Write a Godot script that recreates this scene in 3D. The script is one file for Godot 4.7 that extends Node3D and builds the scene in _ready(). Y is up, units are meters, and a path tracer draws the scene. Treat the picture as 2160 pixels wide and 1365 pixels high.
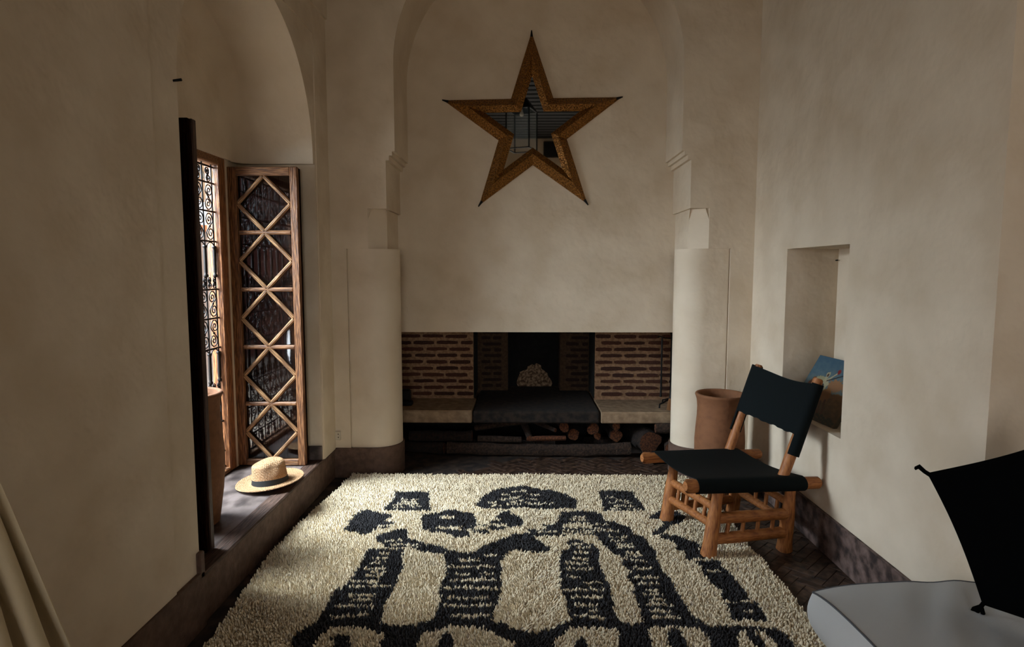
extends Node3D
# A plastered Moroccan sitting room: window alcove with shutters, arched hearth wall, rug, low chair, daybed.

# ---------------------------------------------------------------- geometry buffer
class Geo:
	var v := PackedVector3Array()
	var n := PackedVector3Array()
	var uv := PackedVector2Array()

	func vert(p: Vector3, nn: Vector3, t := Vector2.ZERO) -> void:
		v.append(p)
		n.append(nn)
		uv.append(t)

	func tri(a: Vector3, b: Vector3, c: Vector3, na: Vector3, nb: Vector3, nc: Vector3, ta := Vector2.ZERO, tb := Vector2.ZERO, tc := Vector2.ZERO) -> void:
		if (b - a).cross(c - a).dot(na + nb + nc) > 0.0:
			vert(a, na, ta); vert(c, nc, tc); vert(b, nb, tb)
		else:
			vert(a, na, ta); vert(b, nb, tb); vert(c, nc, tc)

	func flat(a: Vector3, b: Vector3, c: Vector3, away: Vector3) -> void:
		var m := (b - a).cross(c - a).normalized()
		if m.dot(away) < 0.0:
			m = -m
		tri(a, b, c, m, m, m)

	func quad(a: Vector3, b: Vector3, c: Vector3, d: Vector3, away: Vector3) -> void:
		flat(a, b, c, away)
		flat(a, c, d, away)

	func box(lo: Vector3, hi: Vector3, bevel := 0.0) -> void:
		obox(Transform3D(Basis(), (lo + hi) / 2), (hi - lo) / 2, bevel)

	func obox(t: Transform3D, h: Vector3, bevel := 0.0) -> void:
		var e := minf(bevel, minf(h.x, minf(h.y, h.z)) * 0.9)
		for ax in 3:
			var ay := (ax + 1) % 3
			var az := (ax + 2) % 3
			for s in [-1.0, 1.0]:
				var q := []
				for k in [[-1, -1], [1, -1], [1, 1], [-1, 1]]:
					var p := Vector3.ZERO
					p[ax] = s * h[ax]
					p[ay] = k[0] * (h[ay] - e)
					p[az] = k[1] * (h[az] - e)
					q.append(t * p)
				var o := Vector3.ZERO
				o[ax] = s
				quad(q[0], q[1], q[2], q[3], t.basis * o)
			if e > 0.0:
				for s in [-1.0, 1.0]:
					for u in [-1.0, 1.0]:
						var q := []
						for k in [[0, -1], [0, 1], [1, 1], [1, -1]]:
							var p := Vector3.ZERO
							p[ax] = k[1] * (h[ax] - e)
							p[ay] = s * (h[ay] - (0.0 if k[0] == 0 else e))
							p[az] = u * (h[az] - (e if k[0] == 0 else 0.0))
							q.append(t * p)
						var o := Vector3.ZERO
						o[ay] = s
						o[az] = u
						quad(q[0], q[1], q[2], q[3], t.basis * o)
		if e > 0.0:
			for sx in [-1.0, 1.0]:
				for sy in [-1.0, 1.0]:
					for sz in [-1.0, 1.0]:
						var s := Vector3(sx, sy, sz)
						flat(t * (s * Vector3(h.x, h.y - e, h.z - e)), t * (s * Vector3(h.x - e, h.y, h.z - e)), t * (s * Vector3(h.x - e, h.y - e, h.z)), t.basis * s)

	# turned shape: profile of (radius, height), closed where the radius is 0
	func lathe(profile: PackedVector2Array, segs := 32, t := Transform3D(), squash := Vector2.ONE) -> void:
		var nn := PackedVector2Array()
		for i in profile.size():
			var d := profile[mini(i + 1, profile.size() - 1)] - profile[maxi(i - 1, 0)]
			nn.append(Vector2(d.y, -d.x).normalized())
		for i in profile.size() - 1:
			for k in segs:
				var q := []
				for c in [[i, k], [i, k + 1], [i + 1, k + 1], [i + 1, k]]:
					var a: float = TAU * c[1] / segs
					var r: float = profile[c[0]].x
					q.append([t * Vector3(cos(a) * r * squash.x, profile[c[0]].y, sin(a) * r * squash.y), (t.basis * Vector3(cos(a) * nn[c[0]].x, nn[c[0]].y, sin(a) * nn[c[0]].x)).normalized()])
				tri(q[0][0], q[1][0], q[2][0], q[0][1], q[1][1], q[2][1])
				tri(q[0][0], q[2][0], q[3][0], q[0][1], q[2][1], q[3][1])

	# a round bar along a path, with a radius at every point and rounded or flat ends
	func tube(path: PackedVector3Array, radii: PackedFloat32Array, segs := 8, ends := true, wobble := 0.0, rng: RandomNumberGenerator = null) -> void:
		var m := path.size()
		var rings := []
		var up := Vector3.UP
		for i in m:
			var d := (path[mini(i + 1, m - 1)] - path[maxi(i - 1, 0)]).normalized()
			if absf(d.dot(up)) > 0.95:
				up = Vector3(1, 0.1, 0.2).normalized() if i == 0 else up
			var x := up.cross(d).normalized()
			if x.length() < 0.5:
				x = d.cross(Vector3(0.3, 0.2, 1)).normalized()
			var y := d.cross(x).normalized()
			up = y
			var ring := []
			for k in segs:
				var a := TAU * k / segs
				var o := x * cos(a) + y * sin(a)
				var w := 1.0 + (rng.randf_range(-wobble, wobble) if wobble > 0.0 else 0.0)
				ring.append([path[i] + o * radii[i] * w, o])
			rings.append(ring)
		for i in m - 1:
			for k in segs:
				var a = rings[i][k]
				var b = rings[i][(k + 1) % segs]
				var c = rings[i + 1][(k + 1) % segs]
				var d = rings[i + 1][k]
				tri(a[0], b[0], c[0], a[1], b[1], c[1])
				tri(a[0], c[0], d[0], a[1], c[1], d[1])
		if ends:
			for e in [0, m - 1]:
				var out := (path[0] - path[1] if e == 0 else path[m - 1] - path[m - 2]).normalized()
				for k in segs:
					flat(path[e], rings[e][k][0], rings[e][(k + 1) % segs][0], out)

	# a flat outline pushed along the depth axis of t (x, y in the plane, z the depth)
	func extrude(poly: PackedVector2Array, t: Transform3D, depth: float, front := true, back := true) -> void:
		var idx := Geometry2D.triangulate_polygon(poly)
		var zz := t.basis.z * depth
		for i in idx.size() / 3:
			var a := t * Vector3(poly[idx[i * 3]].x, poly[idx[i * 3]].y, 0)
			var b := t * Vector3(poly[idx[i * 3 + 1]].x, poly[idx[i * 3 + 1]].y, 0)
			var c := t * Vector3(poly[idx[i * 3 + 2]].x, poly[idx[i * 3 + 2]].y, 0)
			if front:
				flat(a, b, c, -zz)
			if back:
				flat(a + zz, b + zz, c + zz, zz)
		var m := poly.size()
		var area := 0.0
		for i in m:
			area += poly[i].cross(poly[(i + 1) % m])
		var turn := 1.0 if area > 0.0 else -1.0
		var en := PackedVector2Array()
		for i in m:
			var d := (poly[(i + 1) % m] - poly[i]).normalized()
			en.append(Vector2(d.y, -d.x) * turn)
		for i in m:
			var before := en[(i + m - 1) % m]
			var after := en[(i + 1) % m]
			var n0 := (en[i] + before).normalized() if en[i].dot(before) > 0.8 else en[i]
			var n1 := (en[i] + after).normalized() if en[i].dot(after) > 0.8 else en[i]
			var w0 := (t.basis * Vector3(n0.x, n0.y, 0)).normalized()
			var w1 := (t.basis * Vector3(n1.x, n1.y, 0)).normalized()
			var p0 := t * Vector3(poly[i].x, poly[i].y, 0)
			var p1 := t * Vector3(poly[(i + 1) % m].x, poly[(i + 1) % m].y, 0)
			tri(p0, p1, p1 + zz, w0, w1, w1)
			tri(p0, p1 + zz, p0 + zz, w0, w1, w0)

	# a smooth sheet given as rows of points; thick > 0 gives it a second side and edges
	func sheet(rows: Array, thick := 0.0, flip := false, closed := false) -> void:
		var nu: int = rows.size()
		var nv: int = rows[0].size()
		var nn := []
		for i in nu:
			var r := PackedVector3Array()
			for j in nv:
				var j0: int = (j + nv - 1) % nv if closed else maxi(j - 1, 0)
				var j1: int = (j + 1) % nv if closed else mini(j + 1, nv - 1)
				var du: Vector3 = rows[mini(i + 1, nu - 1)][j] - rows[maxi(i - 1, 0)][j]
				var dv: Vector3 = rows[i][j1] - rows[i][j0]
				var c := du.cross(dv).normalized()
				r.append(-c if flip else c)
			nn.append(r)
		for side in ([0, 1] if thick > 0.0 else [0]):
			var s := 1.0 if side == 0 else -1.0
			var off := 0.0 if thick == 0.0 else thick * 0.5 * s
			for i in nu - 1:
				for j in (nv if closed else nv - 1):
					var k := (j + 1) % nv
					var p := []
					for c in [[i, j], [i, k], [i + 1, k], [i + 1, j]]:
						p.append([rows[c[0]][c[1]] + nn[c[0]][c[1]] * off, nn[c[0]][c[1]] * s, Vector2(float(c[1]) / (nv - 1), float(c[0]) / (nu - 1))])
					tri(p[0][0], p[1][0], p[2][0], p[0][1], p[1][1], p[2][1], p[0][2], p[1][2], p[2][2])
					tri(p[0][0], p[2][0], p[3][0], p[0][1], p[2][1], p[3][1], p[0][2], p[2][2], p[3][2])
		if thick > 0.0:
			var rim := []
			for j in nv: rim.append([0, j])
			for i in nu: rim.append([i, nv - 1])
			for j in nv: rim.append([nu - 1, nv - 1 - j])
			for i in nu: rim.append([nu - 1 - i, 0])
			var mid: Vector3 = rows[nu / 2][nv / 2]
			for i in rim.size() - 1:
				var a: Vector3 = rows[rim[i][0]][rim[i][1]]
				var b: Vector3 = rows[rim[i + 1][0]][rim[i + 1][1]]
				if a.distance_to(b) < 1e-6:
					continue
				var oa: Vector3 = nn[rim[i][0]][rim[i][1]] * thick * 0.5
				var ob: Vector3 = nn[rim[i + 1][0]][rim[i + 1][1]] * thick * 0.5
				quad(a + oa, b + ob, b - ob, a - oa, (a + b) / 2 - mid)

	func mesh() -> ArrayMesh:
		var arrays := []
		arrays.resize(Mesh.ARRAY_MAX)
		arrays[Mesh.ARRAY_VERTEX] = v
		arrays[Mesh.ARRAY_NORMAL] = n
		arrays[Mesh.ARRAY_TEX_UV] = uv
		var m := ArrayMesh.new()
		m.add_surface_from_arrays(Mesh.PRIMITIVE_TRIANGLES, arrays)
		return m


# ---------------------------------------------------------------- scene helpers
var M := {}
var taken := {}
var rng := RandomNumberGenerator.new()

func numbered(called: String) -> String:
	taken[called] = taken.get(called, -1) + 1
	return called if taken[called] == 0 else "%s_%03d" % [called, taken[called]]

func tag(o: Node, label: String, category := "", group := "", kind := "") -> Node:
	if label: o.set_meta("label", label)
	if category: o.set_meta("category", category)
	if group: o.set_meta("group", group)
	if kind: o.set_meta("kind", kind)
	return o

func thing(called: String, label: String, category: String, at := Vector3.ZERO, turn := 0.0, group := "") -> Node3D:
	var o := Node3D.new()
	o.name = numbered(called)
	o.position = at
	o.rotation.y = turn
	tag(o, label, category, group)
	add_child(o)
	return o

func put(called: String, what: Variant, mat: Material, parent: Node = null, t := Transform3D()) -> MeshInstance3D:
	var o := MeshInstance3D.new()
	o.name = numbered(called) if parent == null else called
	o.mesh = what.mesh() if what is Geo else what
	o.material_override = mat
	o.transform = t
	o.cast_shadow = GeometryInstance3D.SHADOW_CASTING_SETTING_ON
	(self if parent == null else parent).add_child(o, true)
	return o

func struct(called: String, g: Variant, mat: Material, label := "", category := "") -> MeshInstance3D:
	var o := put(called, g, mat)
	tag(o, label, category, "", "structure")
	return o

func noise_tex(freq: float, colors: Array, stops: Array, kind := FastNoiseLite.TYPE_SIMPLEX_SMOOTH, size := 512, octaves := 4, seeded := 1) -> NoiseTexture2D:
	var f := FastNoiseLite.new()
	f.noise_type = kind
	f.frequency = freq
	f.fractal_octaves = octaves
	f.seed = seeded
	var t := NoiseTexture2D.new()
	t.width = size
	t.height = size
	t.seamless = true
	t.generate_mipmaps = false
	t.noise = f
	var g := Gradient.new()
	g.offsets = PackedFloat32Array(stops)
	g.colors = PackedColorArray(colors)
	t.color_ramp = g
	return t

func grey(a: float) -> Color:
	return Color(a, a, a)

func mat(called: String, color: Color, rough := 0.8, metal := 0.0, tex: Texture2D = null, scale := Vector3.ONE, world := false, bump: Texture2D = null, bump_cm := 0.0) -> StandardMaterial3D:
	var m := StandardMaterial3D.new()
	m.resource_name = called
	m.albedo_color = color
	m.roughness = rough
	m.metallic = metal
	if tex: m.albedo_texture = tex
	if bump:
		m.heightmap_enabled = true
		m.heightmap_texture = bump
		m.heightmap_scale = bump_cm
	if tex or bump:
		m.uv1_triplanar = true
		m.uv1_world_triplanar = world
		m.uv1_scale = scale
	M[called] = m
	return m

func P3(a: Array) -> PackedVector3Array:
	var out := PackedVector3Array()
	for p in a: out.append(p)
	return out

func F(a: Array) -> PackedFloat32Array:
	return PackedFloat32Array(a)

func bar(a: Vector3, b: Vector3, r0: float, r1: float, segs := 12, steps := 6, knob := 0.0, wobble := 0.0) -> Geo:
	# a hand-worked round pole: slight swellings, softened ends
	var g := Geo.new()
	var path := []
	var rad := []
	var d := (b - a).normalized()
	var soft := minf(r0, r1) * 0.35
	path.append(a); rad.append(r0 * 0.72)
	path.append(a + d * soft); rad.append(r0)
	for i in range(1, steps):
		var u := float(i) / steps
		path.append(a.lerp(b, u)); rad.append(lerpf(r0, r1, u) * (1.0 + wobble * sin(u * 9.0 + r0 * 400.0)))
	path.append(b - d * soft); rad.append(r1)
	path.append(b); rad.append(r1 * 0.72)
	if knob > 0.0:
		rad[0] = r0 * 0.72; rad[1] = r0 + knob
		path[2] = a + d * 0.045; rad[2] = r0 + knob
		path.insert(3, a + d * 0.055); rad.insert(3, r0)
	g.tube(P3(path), F(rad), segs)
	return g

const RUG_BLACK := [
	[-0.769,-3.602,-0.567,-3.605,-0.549,-3.449,-0.522,-3.328,-0.570,-3.327,-0.776,-3.326,-0.781,-3.370,-0.752,-3.446,-0.762,-3.531],
	[-0.936,-3.244,-0.889,-3.315,-0.825,-3.297,-0.782,-3.266,-0.727,-3.266,-0.719,-3.217,-0.754,-3.198,-0.749,-3.162,-0.702,-3.149,-0.707,-3.093,-0.766,-3.092,-0.778,-3.025,-0.827,-3.013,-0.859,-3.046,-0.927,-3.067,-0.926,-3.090,-0.908,-3.101,-0.920,-3.171,-0.908,-3.208],
	[-0.553,-3.250,-0.456,-3.277,-0.426,-3.322,-0.360,-3.324,-0.336,-3.292,-0.269,-3.280,-0.259,-3.218,-0.244,-3.206,-0.246,-3.112,-0.324,-3.116,-0.380,-3.104,-0.443,-3.109,-0.476,-3.074,-0.511,-3.057],
	[-0.253,-3.398,-0.238,-3.496,-0.190,-3.600,-0.115,-3.663,-0.019,-3.696,0.087,-3.666,0.192,-3.637,0.271,-3.570,0.324,-3.491,0.311,-3.373,0.153,-3.364,-0.105,-3.360,-0.219,-3.359],
	[-0.136,-3.220,-0.103,-3.295,-0.078,-3.315,-0.047,-3.271,-0.012,-3.228,0.006,-3.174,-0.007,-3.115,-0.069,-3.132,-0.162,-3.154,-0.158,-3.177,-0.100,-3.184,-0.086,-3.208],
	[-0.322,-3.099,-0.250,-3.098,-0.244,-3.078,-0.295,-3.071],
	[-0.242,-3.123,-0.175,-3.130,-0.184,-3.113],
	[-0.247,-3.055,-0.174,-3.062,-0.174,-3.029,-0.217,-3.034],
	[-0.159,-3.102,-0.078,-3.103,-0.082,-3.075,-0.144,-3.079],
	[-0.475,-3.068,-0.380,-3.064,-0.282,-3.033,-0.269,-2.990,-0.333,-2.978,-0.375,-3.026,-0.466,-3.035],
	[-0.730,-2.962,-0.717,-3.004,-0.659,-3.038,-0.655,-3.062,-0.603,-3.063,-0.586,-2.954,-0.546,-2.934,-0.490,-2.899,-0.410,-2.870,-0.346,-2.818,-0.348,-2.799,-0.437,-2.812,-0.529,-2.839,-0.585,-2.853,-0.661,-2.857,-0.682,-2.911,-0.715,-2.936],
	[-0.741,-2.827,-0.579,-2.835,-0.572,-2.733,-0.552,-2.670,-0.551,-2.531,-0.555,-2.440,-0.568,-2.354,-0.554,-2.275,-0.554,-2.218,-0.786,-2.211,-0.781,-2.287,-0.780,-2.384,-0.778,-2.436,-0.754,-2.481,-0.739,-2.566,-0.735,-2.698],
	[-0.359,-2.813,-0.235,-2.801,-0.204,-2.849,-0.137,-2.920,-0.070,-2.972,-0.025,-3.010,0.026,-3.016,0.072,-2.974,0.089,-2.923,0.127,-2.864,0.108,-2.835,-0.001,-2.862,-0.046,-2.861,-0.075,-2.785,-0.094,-2.723,-0.347,-2.719],
	[-0.358,-2.804,-0.088,-2.808,-0.097,-2.677,-0.088,-2.557,-0.085,-2.412,-0.105,-2.345,-0.109,-2.237,-0.192,-2.206,-0.333,-2.248,-0.335,-2.325,-0.321,-2.391,-0.342,-2.425,-0.342,-2.515,-0.330,-2.572],
	[-0.817,-2.050,-0.833,-2.099,-0.836,-2.139,-0.802,-2.196,-0.762,-2.241,-0.683,-2.239,-0.550,-2.219,-0.486,-2.201,-0.411,-2.203,-0.325,-2.256,-0.239,-2.257,-0.118,-2.251,-0.066,-2.222,0.002,-2.166,0.002,-2.099,-0.039,-2.131,-0.106,-2.172,-0.150,-2.207,-0.226,-2.213,-0.297,-2.204,-0.323,-2.182,-0.385,-2.174,-0.383,-2.067,-0.372,-2.005,-0.491,-2.003,-0.508,-2.058,-0.506,-2.158,-0.565,-2.179,-0.613,-2.199,-0.722,-2.198,-0.754,-2.155,-0.765,-2.113,-0.752,-2.051,-0.713,-1.940,-0.781,-1.939],
	[-0.690,-2.114,-0.683,-2.138,-0.645,-2.136,-0.625,-2.053,-0.602,-1.971,-0.644,-1.971,-0.668,-2.062],
	[-0.294,-2.148,-0.270,-2.159,-0.256,-2.121,-0.251,-2.059,-0.237,-1.977,-0.298,-1.976,-0.299,-2.068],
	[0.232,-3.294,0.305,-3.321,0.405,-3.310,0.447,-3.279,0.440,-3.193,0.492,-3.181,0.565,-3.124,0.576,-3.025,0.625,-2.993,0.643,-2.843,0.632,-2.735,0.581,-2.734,0.561,-2.971,0.523,-3.013,0.501,-3.078,0.382,-3.110,0.359,-3.168,0.223,-3.165,0.200,-3.102,0.137,-3.084,0.115,-3.135,0.192,-3.136],
	[0.487,-3.634,0.681,-3.632,0.680,-3.539,0.693,-3.440,0.703,-3.347,0.472,-3.337,0.477,-3.410,0.480,-3.493],
	[0.042,-3.065,0.189,-3.084,0.379,-3.087,0.516,-3.056,0.532,-3.013,0.398,-3.011,0.279,-3.031,0.185,-3.008,0.055,-3.006],
	[-0.038,-3.015,0.046,-3.016,0.072,-2.923,0.123,-2.864,0.100,-2.835,0.039,-2.824,-0.045,-2.861],
	[0.397,-3.001,0.455,-3.012,0.537,-2.992,0.572,-3.003,0.612,-2.993,0.635,-2.879,0.643,-2.811,0.627,-2.701,0.648,-2.574,0.653,-2.422,0.667,-2.333,0.680,-2.249,0.693,-2.219,0.474,-2.215,0.487,-2.317,0.485,-2.441,0.494,-2.532,0.482,-2.580,0.498,-2.621,0.479,-2.707,0.482,-2.771,0.430,-2.866],
	[0.235,-2.919,0.252,-2.956,0.311,-2.941,0.304,-2.915,0.345,-2.910,0.372,-2.836,0.358,-2.760,0.363,-2.570,0.374,-2.530,0.379,-2.383,0.368,-2.282,0.389,-2.214,0.213,-2.211,0.200,-2.312,0.201,-2.423,0.183,-2.444,0.176,-2.567,0.189,-2.776,0.206,-2.833,0.244,-2.853,0.252,-2.894],
	[-0.034,-2.171,0.032,-2.146,0.116,-2.192,0.150,-2.228,0.208,-2.236,0.285,-2.231,0.374,-2.232,0.423,-2.208,0.476,-2.227,0.485,-2.203,0.470,-2.145,0.478,-2.106,0.461,-2.026,0.367,-2.024,0.369,-2.093,0.372,-2.172,0.355,-2.201,0.284,-2.215,0.194,-2.205,0.160,-2.169,0.117,-2.133,0.108,-2.020,-0.006,-2.018,-0.006,-2.103,-0.033,-2.120],
	[0.204,-2.112,0.229,-2.129,0.236,-2.096,0.228,-2.022,0.205,-2.022],
	[0.567,-2.193,0.600,-2.187,0.595,-2.141,0.600,-2.086,0.601,-2.028,0.536,-2.027,0.548,-2.090,0.544,-2.112],
	[0.617,-2.920,0.634,-2.851,0.636,-2.742,0.628,-2.622,0.643,-2.434,0.666,-2.323,0.666,-2.264,0.719,-2.222,0.879,-2.217,0.963,-2.205,0.987,-2.152,0.990,-2.079,0.985,-2.028,0.941,-2.027,0.942,-2.119,0.925,-2.191,0.832,-2.199,0.806,-2.182,0.793,-2.123,0.755,-2.024,0.680,-2.023,0.696,-2.096,0.702,-2.180,0.684,-2.214,0.599,-2.227,0.476,-2.225],
	[0.851,-2.163,0.870,-2.183,0.885,-2.150,0.883,-2.077,0.874,-2.026,0.837,-2.025,0.857,-2.098],
	[0.710,-3.234,0.788,-3.324,0.874,-3.310,0.900,-3.252,0.858,-3.180,0.802,-3.138,0.722,-3.032,0.671,-3.025,0.722,-3.083,0.777,-3.151,0.765,-3.221],
	[0.705,-2.994,0.748,-3.026,0.794,-2.995,0.871,-2.924,0.882,-2.855,0.868,-2.756,0.923,-2.742,0.916,-2.675,0.935,-2.646,0.944,-2.525,0.947,-2.422,0.963,-2.382,0.956,-2.268,0.833,-2.270,0.841,-2.318,0.838,-2.372,0.845,-2.446,0.864,-2.489,0.833,-2.578,0.830,-2.615,0.831,-2.684,0.820,-2.745,0.791,-2.766,0.801,-2.820,0.777,-2.865,0.773,-2.934],
]
const RUG_DASHES := [
	[-0.704,-3.482,-0.618,-3.483, -0.699,-3.444,-0.617,-3.445, -0.731,-3.407,-0.664,-3.416, -0.653,-3.413,-0.595,-3.409, -0.728,-3.367,-0.677,-3.371, -0.640,-3.368,-0.581,-3.373],
	[-0.441,-3.225,-0.374,-3.226, -0.427,-3.206,-0.387,-3.206, -0.770,-3.109,-0.704,-3.116, -0.117,-3.564,-0.068,-3.565, -0.130,-3.484,-0.077,-3.492, -0.192,-3.434,-0.144,-3.427],
	[-0.168,-3.386,-0.117,-3.394, -0.052,-3.618,0.020,-3.603, -0.066,-3.492,-0.002,-3.493, -0.075,-3.415,-0.007,-3.409, -0.677,-2.926,-0.610,-2.933, -0.640,-2.884,-0.509,-2.879],
	[-0.646,-2.847,-0.513,-2.849, -0.165,-2.784,-0.131,-2.792, -0.281,-2.736,-0.205,-2.738, -0.166,-3.130,-0.084,-3.131, 0.034,-3.566,0.097,-3.567, 0.031,-3.493,0.101,-3.487],
	[0.015,-3.419,0.178,-3.435, -0.051,-3.618,0.026,-3.596, -0.055,-3.513,-0.001,-3.514, -0.054,-3.443,0.004,-3.457, 0.512,-3.530,0.560,-3.530, 0.567,-3.487,0.628,-3.488],
	[0.518,-3.445,0.547,-3.445, 0.605,-3.446,0.649,-3.454, 0.541,-3.404,0.660,-3.399, 0.511,-3.357,0.565,-3.358, 0.616,-3.358,0.662,-3.359, 0.292,-3.239,0.347,-3.240],
	[0.275,-3.202,0.358,-3.203, 0.386,-3.145,0.473,-3.146, 0.079,-3.049,0.178,-3.056, 0.216,-3.063,0.503,-3.062, 0.200,-3.030,0.372,-3.032, 0.448,-2.996,0.537,-2.992],
	[0.452,-2.953,0.517,-2.954, 0.477,-2.907,0.556,-2.914, 0.477,-2.877,0.558,-2.878, 0.504,-2.823,0.569,-2.820, 0.501,-2.785,0.573,-2.791, 0.479,-2.757,0.518,-2.758],
	[0.527,-2.733,0.583,-2.736, 0.514,-2.664,0.594,-2.665, 0.507,-2.582,0.613,-2.584, 0.513,-2.529,0.605,-2.530, 0.536,-2.473,0.585,-2.474, 0.522,-2.442,0.597,-2.443],
	[0.526,-2.400,0.592,-2.404, 0.519,-2.363,0.609,-2.364, 0.518,-2.314,0.589,-2.315, 0.517,-2.275,0.609,-2.276, 0.253,-2.909,0.303,-2.910, 0.281,-2.866,0.331,-2.873],
	[0.259,-2.824,0.326,-2.825, 0.249,-2.758,0.315,-2.761, 0.215,-2.710,0.305,-2.713, 0.207,-2.655,0.324,-2.657, 0.209,-2.582,0.263,-2.583, 0.286,-2.537,0.351,-2.544],
	[0.193,-2.475,0.346,-2.476, 0.220,-2.416,0.335,-2.417, 0.214,-2.354,0.297,-2.357, 0.276,-2.307,0.307,-2.317, 0.219,-2.283,0.325,-2.262, -0.678,-2.787,-0.636,-2.788],
	[-0.687,-2.745,-0.635,-2.746, -0.699,-2.701,-0.628,-2.702, -0.710,-2.641,-0.627,-2.643, -0.676,-2.608,-0.627,-2.609, -0.693,-2.578,-0.625,-2.579, -0.727,-2.523,-0.622,-2.525],
	[-0.730,-2.482,-0.572,-2.493, -0.716,-2.415,-0.610,-2.417, -0.693,-2.381,-0.625,-2.382, -0.748,-2.331,-0.609,-2.337, -0.744,-2.253,-0.604,-2.282, -0.277,-2.732,-0.200,-2.739],
	[-0.332,-2.671,-0.129,-2.674, -0.284,-2.607,-0.230,-2.603, -0.176,-2.609,-0.131,-2.605, -0.307,-2.549,-0.124,-2.552, -0.329,-2.488,-0.102,-2.480, -0.296,-2.407,-0.135,-2.410],
	[-0.302,-2.349,-0.123,-2.351, -0.276,-2.275,-0.128,-2.278, 0.845,-2.649,0.898,-2.650, 0.821,-2.750,0.891,-2.752, 0.841,-2.392,0.870,-2.390, 0.912,-2.397,0.963,-2.394],
	[0.889,-2.323,0.922,-2.321, 0.861,-2.855,0.879,-2.844],
]

const PLASTER := Color(0.845, 0.778, 0.688)

func _ready() -> void:
	rng.seed = 7
	set_view()
	make_materials()
	room_shell()
	fireplace()
	window()
	courtyard()
	star_mirror()
	rug()
	chair()
	jars_and_hat()
	firewood()
	fire_tools()
	niche_painting()
	daybed()
	curtain()
	small_things()

func set_view() -> void:
	var cam := Camera3D.new()
	cam.name = "camera"
	cam.fov = rad_to_deg(2.0 * atan(682.5 / 1275.0))
	cam.near = 0.05
	cam.far = 60.0
	cam.position = Vector3(0, 1.4, 0)
	cam.rotation = Vector3(deg_to_rad(-5.042), deg_to_rad(0.895), 0)
	add_child(cam)
	cam.current = true
	var e := Environment.new()
	e.background_mode = Environment.BG_SKY
	var sky := ProceduralSkyMaterial.new()
	sky.sky_top_color = Color(0.80, 0.88, 1.0)
	sky.sky_horizon_color = Color(0.95, 0.97, 1.0)
	sky.ground_horizon_color = Color(0.7, 0.66, 0.6)
	sky.ground_bottom_color = Color(0.55, 0.5, 0.45)
	sky.energy_multiplier = 3.0
	e.sky = Sky.new()
	e.sky.sky_material = sky
	e.ambient_light_source = Environment.AMBIENT_SOURCE_SKY
	e.tonemap_mode = Environment.TONE_MAPPER_LINEAR
	e.tonemap_exposure = 1.0
	e.sdfgi_enabled = true
	e.ssao_enabled = true
	e.ssil_enabled = true
	var we := WorldEnvironment.new()
	we.name = "environment"
	we.environment = e
	add_child(we)
	# daylight of the open courtyard, falling in through the grilled window and through the open doorway beside the camera
	daylight("daylight_window_high", Vector3(-3.0, 4.0, -2.7), Vector3(-1.3, 0.2, -3.1), Vector2(1.3, 1.3), 95.0, Color(0.88, 0.95, 1.0))
	daylight("daylight_window", Vector3(-3.05, 2.5, -2.75), Vector3(-0.9, 0.1, -2.95), Vector2(1.3, 1.5), 46.0, Color(0.87, 0.945, 1.0))
	daylight("daylight_window_low", Vector3(-3.4, 1.85, -2.45), Vector3(0.0, 1.35, -3.1), Vector2(1.3, 1.5), 17.0, Color(0.91, 0.965, 1.0))
	daylight("daylight_door", Vector3(-2.2, 1.0, -0.6), Vector3(1.2, 0.4, -2.0), Vector2(1.0, 1.2), 5.0, Color(0.93, 0.97, 1.0))
	daylight("daylight_rear_door", Vector3(0.2, 1.6, 4.28), Vector3(0.15, 1.75, -4.0), Vector2(1.5, 2.0), 3.2, Color(1.0, 0.97, 0.92))

func daylight(called: String, from: Vector3, to: Vector3, size: Vector2, energy: float, color: Color) -> void:
	var l := AreaLight3D.new()
	l.name = called
	l.area_size = size
	l.light_energy = energy
	l.light_color = color
	l.area_range = 12.0
	l.area_attenuation = 2.0
	l.shadow_enabled = true
	add_child(l)
	l.look_at_from_position(from, to)

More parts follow.
